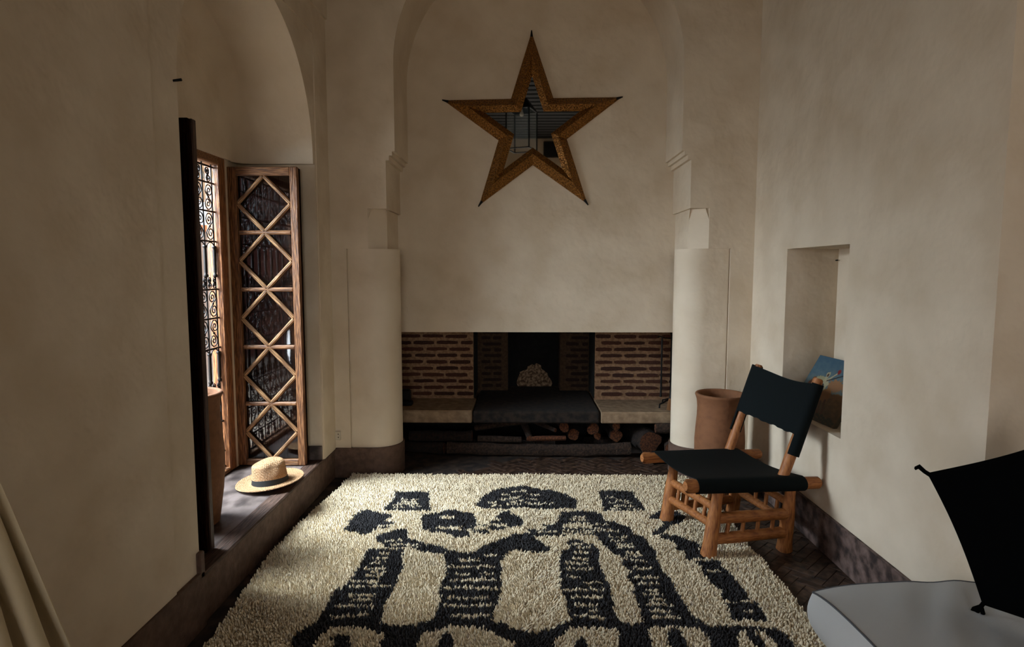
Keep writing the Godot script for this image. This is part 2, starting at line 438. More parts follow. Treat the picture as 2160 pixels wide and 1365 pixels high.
# ---------------------------------------------------------------- materials
func make_materials() -> void:
	var blotch := noise_tex(0.006, [Color(0.93, 0.915, 0.895), Color(0.97, 0.965, 0.96), Color(1, 1, 1)], [0.1, 0.5, 0.9], FastNoiseLite.TYPE_SIMPLEX_SMOOTH, 768, 5)
	var lump := noise_tex(0.03, [grey(0.2), grey(0.8)], [0.25, 0.75], FastNoiseLite.TYPE_SIMPLEX_SMOOTH, 512, 5, 4)
	var fine := noise_tex(0.12, [grey(0.1), grey(0.9)], [0.2, 0.8], FastNoiseLite.TYPE_SIMPLEX_SMOOTH, 512, 3, 9)
	var grain := noise_tex(0.02, [Color(0.42, 0.36, 0.30), Color(0.78, 0.72, 0.66), Color(1, 1, 1)], [0.1, 0.5, 0.85], FastNoiseLite.TYPE_SIMPLEX_SMOOTH, 512, 5, 12)
	var grain_h := noise_tex(0.02, [grey(0.0), grey(1.0)], [0.2, 0.8], FastNoiseLite.TYPE_SIMPLEX_SMOOTH, 512, 5, 12)
	var soft := noise_tex(0.02, [Color(0.80, 0.78, 0.76), Color(1, 1, 1)], [0.2, 0.8], FastNoiseLite.TYPE_SIMPLEX_SMOOTH, 512, 5, 61)
	var stain := noise_tex(0.012, [Color(0.40, 0.36, 0.34), Color(0.8, 0.78, 0.76), Color(1, 1, 1)], [0.2, 0.55, 0.9], FastNoiseLite.TYPE_SIMPLEX_SMOOTH, 512, 6, 21)
	var cell := noise_tex(0.05, [grey(0.0), grey(1.0)], [0.05, 0.6], FastNoiseLite.TYPE_CELLULAR, 512, 2, 33)
	mat("plaster", PLASTER, 0.92, 0.0, blotch, Vector3.ONE * 0.55, true, lump, 0.35)
	mat("plaster_rear", PLASTER, 0.92, 0.0, blotch, Vector3.ONE * 0.55, true)
	mat("skirting", Color(0.46, 0.375, 0.345), 0.75, 0.0, stain, Vector3.ONE * 1.6, true, lump, 0.25)
	mat("riser", Color(0.38, 0.285, 0.23), 0.8, 0.0, soft, Vector3.ONE * 1.6, true, lump, 0.25)
	mat("sill", Color(0.46, 0.405, 0.385), 0.55, 0.0, stain, Vector3(0.9, 0.9, 0.5), true, lump, 0.15)
	mat("sill_edge", Color(0.36, 0.27, 0.22), 0.6, 0.0, grain, Vector3(9, 9, 0.8), true, grain_h, 0.1)
	for k in 4:
		var c: Color = [Color(0.34, 0.25, 0.195), Color(0.315, 0.23, 0.18), Color(0.365, 0.275, 0.215), Color(0.33, 0.245, 0.195)][k]
		mat("tile%d" % k, c, 0.5, 0.0, stain, Vector3.ONE * 3.0, true, fine, 0.03)
	mat("grout", Color(0.27, 0.21, 0.17), 0.8, 0.0, stain, Vector3.ONE * 1.5, true)
	mat("mortar", Color(0.66, 0.52, 0.40), 0.95, 0.0, soft, Vector3.ONE * 3.0, true, fine, 0.3)
	mat("mortar_soot", Color(0.34, 0.26, 0.19), 0.95, 0.0, soft, Vector3.ONE * 3.0, true, fine, 0.3)
	for k in 3:
		mat("brick%d" % k, [Color(0.34, 0.195, 0.14), Color(0.29, 0.165, 0.12), Color(0.38, 0.225, 0.16)][k], 0.95, 0.0, soft, Vector3.ONE * 6.0, true, fine, 0.3)
	mat("brick_soot", Color(0.20, 0.13, 0.10), 0.95, 0.0, soft, Vector3.ONE * 6.0, true, fine, 0.3)
	mat("soot", Color(0.055, 0.05, 0.047), 0.95, 0.0, stain, Vector3.ONE * 2.0, true, lump, 0.4)
	mat("hearth_stone", Color(0.18, 0.135, 0.10), 0.95, 0.0, stain, Vector3.ONE * 2.5, true, fine, 0.1)
	mat("bench_stone", Color(0.62, 0.52, 0.41), 0.85, 0.0, soft, Vector3.ONE * 1.2, true, lump, 0.2)
	mat("ash", Color(0.68, 0.58, 0.475), 1.0, 0.0, stain, Vector3.ONE * 5.0, true, fine, 0.08)
	# shutter and frame wood, grain along each axis
	mat("wood_up", Color(0.62, 0.43, 0.27), 0.55, 0.0, grain, Vector3(11, 0.9, 11), false, grain_h, 0.12)
	mat("wood_across", Color(0.64, 0.46, 0.30), 0.55, 0.0, grain, Vector3(0.9, 11, 11), false, grain_h, 0.12)
	mat("wood_frame", Color(0.68, 0.45, 0.27), 0.5, 0.0, grain, Vector3(11, 0.9, 11), false, grain_h, 0.15)
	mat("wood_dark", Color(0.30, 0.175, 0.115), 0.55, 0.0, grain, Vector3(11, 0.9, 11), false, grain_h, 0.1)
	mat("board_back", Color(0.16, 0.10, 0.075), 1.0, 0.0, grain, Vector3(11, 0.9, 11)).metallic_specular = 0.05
	mat("lattice", Color(0.70, 0.54, 0.37), 0.6, 0.0, grain, Vector3(0.9, 11, 11), false, grain_h, 0.1)
	var glass := mat("glass", Color(0.10, 0.10, 0.10, 0.02), 0.04)
	glass.transparency = BaseMaterial3D.TRANSPARENCY_ALPHA
	var lg := mat("lantern_glass", Color(0.8, 0.85, 0.85, 0.05), 0.6)
	lg.transparency = BaseMaterial3D.TRANSPARENCY_ALPHA
	mat("iron", Color(0.22, 0.17, 0.14), 0.5, 0.6, fine, Vector3.ONE * 6.0, false, fine, 0.05)
	mat("black_iron", Color(0.045, 0.04, 0.04), 0.6, 0.5)
	var g := mat("gilt", Color(0.64, 0.44, 0.21), 0.32, 0.85, noise_tex(0.05, [Color(0.22, 0.17, 0.12), Color(1, 1, 1)], [0.1, 0.55], FastNoiseLite.TYPE_CELLULAR, 512, 2, 33), Vector3.ONE * 4.0, false, cell, 0.6)
	g.metallic_specular = 0.5
	mat("mirror", Color(0.86, 0.87, 0.87), 0.02, 1.0)
	for k in 2:
		mat(["pole", "pole_across"][k], Color(0.68, 0.44, 0.23), 0.6, 0.0, noise_tex(0.02, [Color(0.62, 0.52, 0.42), Color(0.9, 0.85, 0.8), Color(1, 1, 1)], [0.1, 0.5, 0.85], FastNoiseLite.TYPE_SIMPLEX_SMOOTH, 512, 5, 14), [Vector3(10, 1.5, 10), Vector3(1.5, 10, 4)][k], false, grain_h, 0.05)
	mat("leather", Color(0.03, 0.055, 0.06), 0.8, 0.0, null, Vector3.ONE * 7.0, false, fine, 0.06).metallic_specular = 0.25
	mat("terracotta", Color(0.47, 0.30, 0.175), 0.85, 0.0, noise_tex(0.015, [Color(0.88, 0.85, 0.82), Color(0.97, 0.96, 0.95), Color(1, 1, 1)], [0.15, 0.5, 0.9], FastNoiseLite.TYPE_SIMPLEX_SMOOTH, 512, 5, 41), Vector3.ONE * 2.2, false, lump, 0.15)
	mat("bark", Color(0.20, 0.13, 0.085), 0.95, 0.0, stain, Vector3.ONE * 6.0, true, lump, 0.8)
	mat("bark_pale", Color(0.28, 0.20, 0.14), 0.95, 0.0, stain, Vector3.ONE * 6.0, true, lump, 0.6)
	mat("cut_wood", Color(0.52, 0.30, 0.15), 0.85, 0.0, stain, Vector3.ONE * 8.0, true, fine, 0.3)
	var straw := mat("straw", Color(0.82, 0.655, 0.475), 0.75)
	var weave := Image.create(128, 128, false, Image.FORMAT_RGB8)
	for y in 128:
		for x in 128:
			var over := (x / 16 + y / 16) % 2 == 0
			var a := absf(sin(PI * (x if over else y) / 16.0))
			var b := 0.75 + 0.25 * absf(sin(PI * (y if over else x) / 4.0))
			weave.set_pixel(x, y, grey(0.15 + 0.85 * sqrt(a) * b))
	straw.heightmap_enabled = true
	straw.heightmap_texture = ImageTexture.create_from_image(weave)
	straw.heightmap_scale = 0.8
	straw.albedo_texture = noise_tex(0.06, [Color(0.66, 0.55, 0.44), Color(1, 1, 1)], [0.25, 0.65], FastNoiseLite.TYPE_SIMPLEX_SMOOTH, 256, 3, 55)
	straw.uv1_triplanar = true
	straw.uv1_scale = Vector3.ONE * 14.0
	mat("ribbon", Color(0.02, 0.025, 0.03), 0.7)
	mat("black_wool", Color(0.018, 0.019, 0.02), 1.0, 0.0, null, Vector3.ONE * 12.0, false, fine, 0.1).metallic_specular = 0.1
	mat("mattress", Color(0.72, 0.715, 0.70), 0.9, 0.0, null, Vector3.ONE * 10.0, false, fine, 0.05)
	mat("piping", Color(0.30, 0.30, 0.31), 0.9)
	mat("curtain", Color(0.80, 0.73, 0.60), 0.95, 0.0, null, Vector3.ONE * 9.0, false, fine, 0.04)
	mat("rug_base", Color(0.44, 0.39, 0.32), 1.0)
	var pile := mat("rug_pile", Color.WHITE, 1.0)
	pile.vertex_color_use_as_albedo = true
	mat("ceiling_wood", Color(0.06, 0.045, 0.038), 0.8)
	mat("ceiling_board", Color(0.26, 0.21, 0.17), 0.9)
	mat("outer_wall", Color(0.62, 0.53, 0.47), 0.95, 0.0, blotch, Vector3.ONE * 0.5, true)
	mat("coping", Color(0.72, 0.45, 0.28), 0.9)
	mat("awning", Color(0.85, 0.72, 0.60), 0.9)
	mat("awning_pole", Color(0.55, 0.55, 0.53), 0.6)
	mat("red_wood", Color(0.34, 0.15, 0.10), 0.8)
	mat("paving", Color(0.62, 0.56, 0.50), 0.9)
	mat("white_plastic", Color(0.75, 0.70, 0.62), 0.5)
	mat("bristle", Color(0.45, 0.30, 0.17), 0.95)
	mat("canvas_edge", Color(0.30, 0.27, 0.22), 0.9)
	mat("daybed_wood", Color(0.22, 0.15, 0.11), 0.7)

# ---------------------------------------------------------------- the room
# plane helpers: an outline in (z, y) pushed along x; an outline in (x, y) pushed back along -z; a plan (x, z) pushed up
func in_side(x: float) -> Transform3D:
	return Transform3D(Basis(Vector3(0, 0, 1), Vector3(0, 1, 0), Vector3(-1, 0, 0)), Vector3(x, 0, 0))

func in_face(z: float) -> Transform3D:
	return Transform3D(Basis(Vector3(1, 0, 0), Vector3(0, 1, 0), Vector3(0, 0, -1)), Vector3(0, 0, z))

func in_plan(y: float) -> Transform3D:
	return Transform3D(Basis(Vector3(1, 0, 0), Vector3(0, 0, 1), Vector3(0, 1, 0)), Vector3(0, y, 0))

func arc(c: Vector2, r: float, a0: float, a1: float, steps: int) -> PackedVector2Array:
	var out := PackedVector2Array()
	for i in steps + 1:
		var a := lerpf(a0, a1, float(i) / steps)
		out.append(c + Vector2(cos(a), sin(a)) * r)
	return out

const TOP := 4.2

func room_shell() -> void:
	var V := func(a, b, c): return Vector3(a, b, c)
	# --- left wall with the window alcove and the doorway beside the camera
	var g := Geo.new()
	g.box(V.call(-1.85, 0, 0.5), V.call(-1.26, TOP, 4.2))
	g.box(V.call(-1.85, 2.35, -0.95), V.call(-1.26, TOP, 0.5))
	g.box(V.call(-1.85, 0, -2.258), V.call(-1.26, TOP, -0.95))
	g.box(V.call(-1.85, 0, -4.0), V.call(-1.26, TOP, -3.735))
	var out := PackedVector2Array([Vector2(-3.735, TOP), Vector2(-3.735, 2.04)])
	out.append_array(arc(Vector2(-2.98, 2.08), 0.722, PI, 0.0, 40))
	out.insert(2, Vector2(-3.702, 2.04))
	out.append(Vector2(-2.258, TOP))
	g.extrude(out, in_side(-1.26), 0.46)
	g.box(V.call(-1.85, 2.045, -3.74), V.call(-1.72, TOP, -2.258))
	g.box(V.call(-1.85, 0.2, -2.49), V.call(-1.74, 2.05, -2.258))
	g.box(V.call(-1.85, 0.2, -3.74), V.call(-1.74, 2.05, -3.57))
	# soft inner corner of the alcove vault
	var rows := []
	for i in 9:
		var a := PI / 2 * i / 8
		var row := PackedVector3Array()
		var inset := 0.09 * (1.0 - cos(a))
		var x := -1.63 - 0.09 * sin(a)
		row.append(Vector3(x, 2.04, -3.702 + inset))
		for p in arc(Vector2(-2.98, 2.08), 0.722 - inset, PI, 0.0, 40):
			row.append(Vector3(x, p.y, p.x))
		row.append(Vector3(x, 2.04, -2.258 - inset))
		rows.append(row)
	g.sheet(rows)
	var rim := PackedVector2Array()
	for s in 2:
		var z0 := -3.702 if s == 0 else -2.258
		var d := 1.0 if s == 0 else -1.0
		rim = PackedVector2Array([Vector2(-1.72, z0), Vector2(-1.63, z0)])
		for i in range(1, 9):
			var a := PI / 2 * i / 8
			rim.append(Vector2(-1.63 - 0.09 * sin(a), z0 + d * 0.09 * (1.0 - cos(a))))
		g.extrude(rim, in_plan(2.04), 0.002)
	# raised field round the arch frame and the string course above it
	var f := PackedVector2Array([Vector2(-3.99, 0.2), Vector2(-3.746, 0.2), Vector2(-3.746, 2.815), Vector2(-2.085, 2.815), Vector2(-2.085, 0.0), Vector2(-0.95, 0.0), Vector2(-0.95, 2.985), Vector2(-3.99, 2.985)])
	g.extrude(f, in_side(-1.252), 0.009)
	g.box(V.call(-1.262, 2.985, -3.99), V.call(-1.238, TOP, 0.7))
	struct("wall_left", g, M.plaster, "plastered left wall with an arched window alcove", "wall")

	# --- right wall with its niche, ending at the daybed recess
	g = Geo.new()
	g.box(V.call(1.51, 0, -4.5), V.call(2.6, TOP, -3.48))
	g.box(V.call(1.51, 0, -3.48), V.call(2.6, 0.605, -2.825))
	g.box(V.call(1.51, 1.52, -3.48), V.call(2.6, TOP, -2.825))
	g.box(V.call(1.80, 0.605, -3.49), V.call(2.6, 1.52, -2.82))
	g.box(V.call(1.51, 0, -2.825), V.call(2.6, TOP, -1.945))
	struct("wall_right", g, M.plaster, "plastered right wall with a deep rectangular niche", "wall")
	g = Geo.new()
	g.box(V.call(2.4, 0, -1.95), V.call(2.6, TOP, 1.2))
	g.box(V.call(1.51, 0, 1.2), V.call(2.6, TOP, 4.2))
	g.box(V.call(1.51, 2.7, -1.95), V.call(2.6, TOP, 1.2))
	struct("wall_recess", g, M.plaster, "plastered walls of the daybed recess on the right", "wall")

	# --- the arched wall in front of the hearth: piers with engaged round columns
	g = Geo.new()
	out = PackedVector2Array([Vector2(-1.27, TOP), Vector2(-1.27, 2.165), Vector2(-0.82, 2.165)])
	out.append_array(arc(Vector2(0.105, 2.71), 0.925, PI, 0.0, 64))
	out.append_array(PackedVector2Array([Vector2(1.03, 2.165), Vector2(1.52, 2.165), Vector2(1.52, TOP)]))
	g.extrude(out, in_face(-3.975), 0.46)
	for s in [0, 1]:
		var X := func(x: float) -> float: return x if s == 0 else 0.21 - x
		var wall := -1.27 if s == 0 else 1.78   # mirrored value stays past the right wall
		var flat_box := func(x1: float, y0: float, y1: float):
			var a: float = X.call(wall) if s == 0 else 1.52
			var b: float = X.call(x1)
			g.box(Vector3(minf(a, b), y0, -4.435), Vector3(maxf(a, b), y1, -3.975))
		flat_box.call(-0.838, 2.138, 2.165)
		flat_box.call(-0.858, 2.108, 2.138)
		flat_box.call(-0.88, 1.80, 2.108)
		# block with a chamfered corner
		var edge: float = X.call(-1.27) if s == 0 else 1.52
		var plan := PackedVector2Array([Vector2(edge, -4.435), Vector2(edge, -3.975), Vector2(X.call(-1.005), -3.975), Vector2(X.call(-0.9), -4.075), Vector2(X.call(-0.9), -4.435)])
		g.extrude(plan, in_plan(1.54), 0.26)
		# rounded stop of the chamfer
		var p0 := Vector3(X.call(-1.005), 1.8, -3.975)
		var p1 := Vector3(X.call(-0.9), 1.8, -4.075)
		var corner := Vector3(X.call(-0.9), 1.8, -3.975)
		var last := 0.0
		for i in 13:
			var u := float(i) / 12
			var h := 0.075 * (1.0 - sqrt(maxf(0.0, 1.0 - pow(absf(2.0 * u - 1.0), 2.6))))
			if i > 0:
				var a := p0.lerp(p1, float(i - 1) / 12)
				var b := p0.lerp(p1, u)
				var away := Vector3((1.0 if s == 0 else -1.0), -0.4, 1)
				var ca := a.lerp(corner, 0.25 * last / 0.075)
				var cb := b.lerp(corner, 0.25 * h / 0.075)
				g.quad(ca, cb, b - Vector3(0, h, 0), a - Vector3(0, last, 0), away)
			last = h
		# round column below, with the upright groove beside it
		var col := PackedVector2Array([Vector2(edge, -4.435), Vector2(edge, -3.975), Vector2(X.call(-1.149), -3.975), Vector2(X.call(-1.149), -3.992), Vector2(X.call(-1.141), -3.992), Vector2(X.call(-1.141), -3.984)])
		for p in arc(Vector2(-1.0, -4.15), 0.166, PI / 2, -PI / 2, 28):
			col.append(Vector2(X.call(p.x), p.y))
		col.append(Vector2(X.call(-1.0), -4.435))
		g.extrude(col, in_plan(0), 1.54)
		# painted skirting round the foot
		var foot := PackedVector2Array([Vector2(edge, -4.43), Vector2(edge, -3.967), Vector2(X.call(-1.0), -3.967)])
		for p in arc(Vector2(-1.0, -4.15), 0.177, PI / 2, -PI / 2, 28):
			foot.append(Vector2(X.call(p.x), p.y))
		foot.append(Vector2(X.call(-1.0), -4.43))
		var k := Geo.new()
		k.extrude(foot, in_plan(0), 0.205)
		struct("baseboard_back", k, M.riser, "dark skirting wrapped round the foot of the %s column" % ("left" if s == 0 else "right"), "skirting")
	# star wall behind the arch, hung above the hearth
	g.box(V.call(-1.3, 0.945, -4.95), V.call(1.6, TOP, -4.43))
	struct("wall_back", g, M.plaster, "plastered back wall with a round arch on engaged columns", "wall")

	# --- rear wall and ceiling, seen in the mirror only
	g = Geo.new()
	g.box(V.call(-1.85, 0, 4.0), V.call(-0.6, TOP, 4.2))
	g.box(V.call(1.0, 0, 4.0), V.call(2.6, TOP, 4.2))
	g.box(V.call(-0.6, 2.7, 4.0), V.call(1.0, TOP, 4.2))
	struct("wall_rear", g, M.plaster_rear, "plain plastered wall with a doorway behind the camera", "wall")
	g = Geo.new()
	g.box(V.call(-1.9, TOP, -5.2), V.call(2.65, TOP + 0.2, 4.25))
	var ceil := struct("ceiling", g, M.ceiling_board, "pale boarded ceiling with close dark beams", "ceiling")
	var bm := Geo.new()
	bm.box(Vector3(-1.26, -0.12, -0.075), Vector3(1.52, 0.0, 0.075), 0.01)
	var beam := bm.mesh()
	for i in 37:
		put("beam", beam, M.ceiling_wood, ceil, Transform3D(Basis(), Vector3(0, TOP, -3.85 + 0.212 * i)))
	g = Geo.new()
	g.box(V.call(0.45, 3.72, 3.95), V.call(1.25, 4.05, 4.0), 0.01)
	struct("trim_1", g, M.ceiling_wood, "dark board high on the rear wall under the ceiling", "board")

	# --- floor: a dark bed and the tiles that can be told apart
	g = Geo.new()
	g.box(V.call(-1.9, -0.15, -5.6), V.call(2.65, -0.0035, 4.25))
	var fl := struct("floor", g, M.grout, "dark brown floor of small tiles laid in a herringbone", "floor")
	var tg := Geo.new()
	tg.box(Vector3(-0.0735, -0.0035, -0.0235), Vector3(0.0735, 0.0, 0.0235), 0.0012)
	var tm := tg.mesh()
	var done := {}
	var w := 0.05
	var cs := cos(PI / 4)
	for iy in range(-140, 60):
		for ix in range(-60, 140):
			var k := posmod(ix - iy, 6)
			var key: Vector3i
			var c: Vector2
			if k < 3:
				key = Vector3i(ix - k, iy, 0)
				c = Vector2(key.x + 1.5, key.y + 0.5) * w
			else:
				key = Vector3i(ix, iy - (5 - k), 1)
				c = Vector2(key.x + 0.5, key.y + 1.5) * w
			if done.has(key):
				continue
			done[key] = true
			var p := Vector2(c.x * cs - c.y * cs, c.x * cs + c.y * cs) + Vector2(0.0, -0.2)
			var seen := (p.y > -4.44 and p.y < -3.86 and p.x > -1.0 and p.x < 1.27) or (p.x > 1.1 and p.x < 1.53 and p.y > -3.9 and p.y < -2.2) or (p.x > -1.28 and p.x < -1.12 and p.y > -3.97 and p.y < -2.6)
			if not seen:
				continue
			var turn := PI / 4 + (0.0 if key.z == 0 else PI / 2)
			var t := Transform3D(Basis(Vector3.UP, -turn) * Basis(Vector3(1, 0, 0), rng.randf_range(-0.012, 0.012)), Vector3(p.x, rng.randf_range(-0.0012, 0.0004), p.y))
			put("tile", tm, M["tile%d" % rng.randi_range(0, 3)], fl, t)

	# --- skirtings
	g = Geo.new()
	g.box(V.call(1.497, 0, -3.97), V.call(1.512, 0.205, -1.945), 0.004)
	struct("baseboard_right", g, M.skirting, "scuffed dark skirting along the right wall", "skirting")
	g = Geo.new()
	g.box(V.call(-1.262, 0, -2.262), V.call(-1.243, 0.225, -0.95), 0.003)
	g.box(V.call(-1.30, 0.2, -2.268), V.call(-1.243, 0.305, -2.235), 0.004)
	struct("baseboard_left", g, M.riser, "dark skirting along the near left wall", "skirting")
	# --- the deep window sill, a step above the floor
	g = Geo.new()
	g.box(V.call(-1.86, 0, -3.97), V.call(-1.262, 0.198, -2.258))
	g.box(V.call(-1.72, 0.198, -3.737), V.call(-1.62, 0.29, -3.725))
	g.box(V.call(-1.75, 0.198, -3.737), V.call(-1.262, 0.29, -3.722), 0.003)
	var sl := struct("trim_2", g, M.sill, "broad worn window sill the height of a step", "sill")
	g = Geo.new()
	g.box(V.call(-1.345, 0.185, -3.96), V.call(-1.256, 0.2015, -2.258), 0.006)
	put("nosing", g, M.sill_edge, sl)
	g = Geo.new()
	g.box(V.call(-1.265, 0, -3.97), V.call(-1.258, 0.188, -2.258), 0.002)
	put("riser", g, M.riser, sl)

func fireplace() -> void:
	var g := Geo.new()
	var zb := -4.86
	g.box(Vector3(-1.35, 0.25, -5.3), Vector3(-0.389, 0.95, zb))
	g.box(Vector3(0.595, 0.25, -5.3), Vector3(1.65, 0.95, zb))
	g.box(Vector3(-1.4, 0, -5.3), Vector3(-1.05, 0.95, -4.43))
	g.box(Vector3(1.25, 0, -5.3), Vector3(1.65, 0.95, -4.43))
	var wall := struct("wall_hearth", g, M.mortar, "brick wall of the hearth in thick pale mortar", "wall")
	var back := Geo.new()
	back.box(Vector3(-0.395, 0, -5.7), Vector3(-0.119, 0.95, -5.22))
	back.box(Vector3(0.336, 0, -5.7), Vector3(0.6, 0.95, -5.22))
	put("firebox_cheek", back, M.mortar_soot, wall)
	back = Geo.new()
	back.box(Vector3(-0.2, 0, -5.8), Vector3(0.4, 0.95, -5.42))
	back.box(Vector3(-1.06, 0.0, -5.2), Vector3(1.26, 0.262, -5.0))
	back.box(Vector3(-0.5, 0.94, -5.8), Vector3(0.7, 1.0, -4.9))
	back.box(Vector3(-0.395, 0.36, -5.22), Vector3(-0.381, 0.95, -4.862))
	back.box(Vector3(0.587, 0.36, -5.22), Vector3(0.601, 0.95, -4.862))
	put("firebox_back", back, M.soot, wall)
	# burnt-off pale patch on the back of the firebox, a thin crust of ash
	var rows := []
	var nz := FastNoiseLite.new()
	nz.frequency = 3.0
	for i in 13:
		var r := PackedVector3Array()
		for j in 25:
			var a := PI * j / 24
			var rad := 0.14 * (1.0 + 0.06 * sin(a * 5.0 + 0.6) + 0.04 * sin(a * 11.0) + 0.03 * sin(a * 23.0))
			var k := float(i) / 12
			r.append(Vector3(0.115 + cos(a) * rad * k * 1.08, 0.352 + absf(sin(a)) * rad * 1.4 * k, -5.405 - 0.012 * k * k + 0.004 * nz.get_noise_2d(i, j)))
		rows.append(r)
	g = Geo.new()
	g.sheet(rows, 0.004)
	put("ash_crust", g, M.ash, wall)
	# bricks, each one set a little proud of the mortar
	var forms := []
	for k in 5:
		var b := Geo.new()
		var q := RandomNumberGenerator.new()
		q.seed = 40 + k
		var ring := PackedVector2Array()
		for i in 16:
			var u := float(i % 8) / 7.0
			var x := lerpf(-1.0, 1.0, u) if i < 8 else lerpf(1.0, -1.0, u)
			ring.append(Vector2(x * 0.5 + q.randf_range(-0.02, 0.02), (0.5 if i >= 8 else -0.5) * (q.randf_range(0.78, 1.05) if i % 8 > 0 and i % 8 < 7 else 0.62)))
		b.extrude(ring, Transform3D(Basis(Vector3(1, 0, 0), Vector3(0, 1, 0), Vector3(0, 0, -1)), Vector3(0, 0, 0.5)), 1.0, true, false)
		forms.append(b.mesh())
	for field in [[-1.02, -0.393, zb, 0.0], [0.6, 1.35, zb, 0.09], [-0.345, -0.175, -5.22, 0.03], [0.385, 0.578, -5.22, 0.1]]:
		var sooty: bool = field[2] < -5.0
		var y := 0.395
		var row := 0
		while y < 0.945:
			var x: float = field[0] - field[3] - (0.095 if row % 2 else 0.0) - 0.05
			while x < field[1]:
				var lng := rng.randf_range(0.155, 0.178)
				var a := maxf(x, field[0])
				var b := minf(x + lng, field[1])
				x += lng + rng.randf_range(0.018, 0.032)
				if b - a < 0.03:
					continue
				var t := Transform3D(Basis.from_scale(Vector3(b - a, rng.randf_range(0.026, 0.032), 0.016)), Vector3((a + b) / 2, y + rng.randf_range(-0.002, 0.002), field[2] + 0.002))
				t.basis = Basis(Vector3(0, 0, 1), rng.randf_range(-0.012, 0.012)) * t.basis
				put("brick", forms[rng.randi_range(0, 4)], M.brick_soot if sooty else M["brick%d" % rng.randi_range(0, 2)], wall, t)
			y += 0.0525
			row += 1
	# bench slabs and the dark hearth stone between them
	for s in [[-1.02, -0.368, 0.357], [0.592, 1.22, 0.350]]:
		g = Geo.new()
		g.box(Vector3(s[0], 0.262, -4.87), Vector3(s[1], s[2], -4.425), 0.008)
		put("bench_slab", g, M.bench_stone, wall)
	g = Geo.new()
	g.box(Vector3(-0.36, 0.262, -5.5), Vector3(0.585, 0.352, -4.42), 0.012)
	put("hearth_slab", g, M.hearth_stone, wall)
	g = Geo.new()
	g.box(Vector3(0.54, 0.262, -4.6), Vector3(0.588, 0.348, -4.432), 0.008)
	put("hearth_chip", g, M.hearth_stone, wall)

# ---------------------------------------------------------------- window, shutters, courtyard
func window() -> void:
	var g := Geo.new()
	g.box(Vector3(-1.82, 0.20, -3.575), Vector3(-1.735, 2.05, -3.50), 0.006)
	g.box(Vector3(-1.82, 0.20, -2.55), Vector3(-1.735, 2.05, -2.475), 0.006)
	var fr := struct("window_1", g, M.wood_frame, "deep set window opening with a thick warm wooden frame", "window")
	g = Geo.new()
	g.box(Vector3(-1.82, 2.0, -3.5), Vector3(-1.735, 2.05, -2.55), 0.006)
	put("head", g, M.wood_across, fr)
	g = Geo.new()
	g.box(Vector3(-1.82, 0.20, -3.5), Vector3(-1.735, 0.228, -2.55), 0.005)
	put("bottom_rail", g, M.wood_across, fr)
	# wrought iron grille
	var gr := thing("window_grille", "wrought iron window grille of scrolls and slim balusters in the alcove", "grille", Vector3(-1.775, 0.228, -3.5))
	var ys := [0.236, 0.33, 0.51, 0.678, 0.95, 1.124, 1.29, 1.564, 1.733, 1.893, 1.985]
	var w := 0.95 / 9
	var up := Geo.new()
	up.tube(P3([Vector3(0, 0.0, 0), Vector3(0, 1.772, 0)]), F([0.0048, 0.0048]), 6)
	var upm := up.mesh()
	for i in 10:
		put("upright", upm, M.iron, gr, Transform3D(Basis(), Vector3(0, 0, 0.012 + (0.95 - 0.024) * i / 9.0)))
	var across := Geo.new()
	across.box(Vector3(-0.005, -0.005, 0.0), Vector3(0.005, 0.005, 0.95), 0.002)
	var am := across.mesh()
	for y in ys:
		put("grille_bar", am, M.iron, gr, Transform3D(Basis(), Vector3(0.006, y - 0.228, 0)))
	var bal := Geo.new()
	bal.lathe(PackedVector2Array([Vector2(0.0, 0.0), Vector2(0.011, 0.0), Vector2(0.013, 0.012), Vector2(0.008, 0.02), Vector2(0.0095, 0.03), Vector2(0.0095, 0.155), Vector2(0.007, 0.162), Vector2(0.013, 0.17), Vector2(0.011, 0.18), Vector2(0.0, 0.182)]), 10)
	var bm := bal.mesh()
	var small := scroll_mesh(w * 0.5, 0.075, 0.0032)
	var arch := Geo.new()
	var ap := []
	for i in 11:
		var a := PI * i / 10
		ap.append(Vector3(0, sin(a) * 0.055, w / 2 - cos(a) * w / 2))
	var rr := []
	for i in 11: rr.append(0.0035)
	arch.tube(P3(ap), F(rr), 5)
	var arm := arch.mesh()
	for r in ys.size() - 1:
		var y0: float = ys[r] - 0.228
		var h: float = ys[r + 1] - ys[r]
		var tall := h > 0.25
		if tall:
			for i in 10:
				put("baluster", bm, M.iron, gr, Transform3D(Basis(), Vector3(0, y0 + 0.07, 0.012 + (0.95 - 0.024) * i / 9.0)))
			for i in 9:
				put("arch_bar", arm, M.iron, gr, Transform3D(Basis(), Vector3(0, y0 + h - 0.06, w * i)))
				for k in 2:
					put("scroll", small, M.iron, gr, Transform3D(Basis.from_scale(Vector3(1, 1, 1 if k else -1)), Vector3(0, y0 + 0.038, w * (i + 0.25 + 0.5 * k))))
		else:
			var sm := scroll_mesh(w, h, 0.0038)
			for i in 9:
				put("scroll", sm, M.iron, gr, Transform3D(Basis.from_scale(Vector3(1, 1, 1 if (i + r) % 2 else -1)), Vector3(0, y0 + h / 2, w * (i + 0.5))))
	# shutters folded back into the alcove
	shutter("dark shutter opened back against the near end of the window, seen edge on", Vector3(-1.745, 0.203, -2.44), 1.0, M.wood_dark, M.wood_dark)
	shutter("warm brown lattice shutter with diamond panes standing open behind the straw hat", Vector3(-1.745, 0.203, -3.605), -1.0, M.wood_up, M.wood_across)

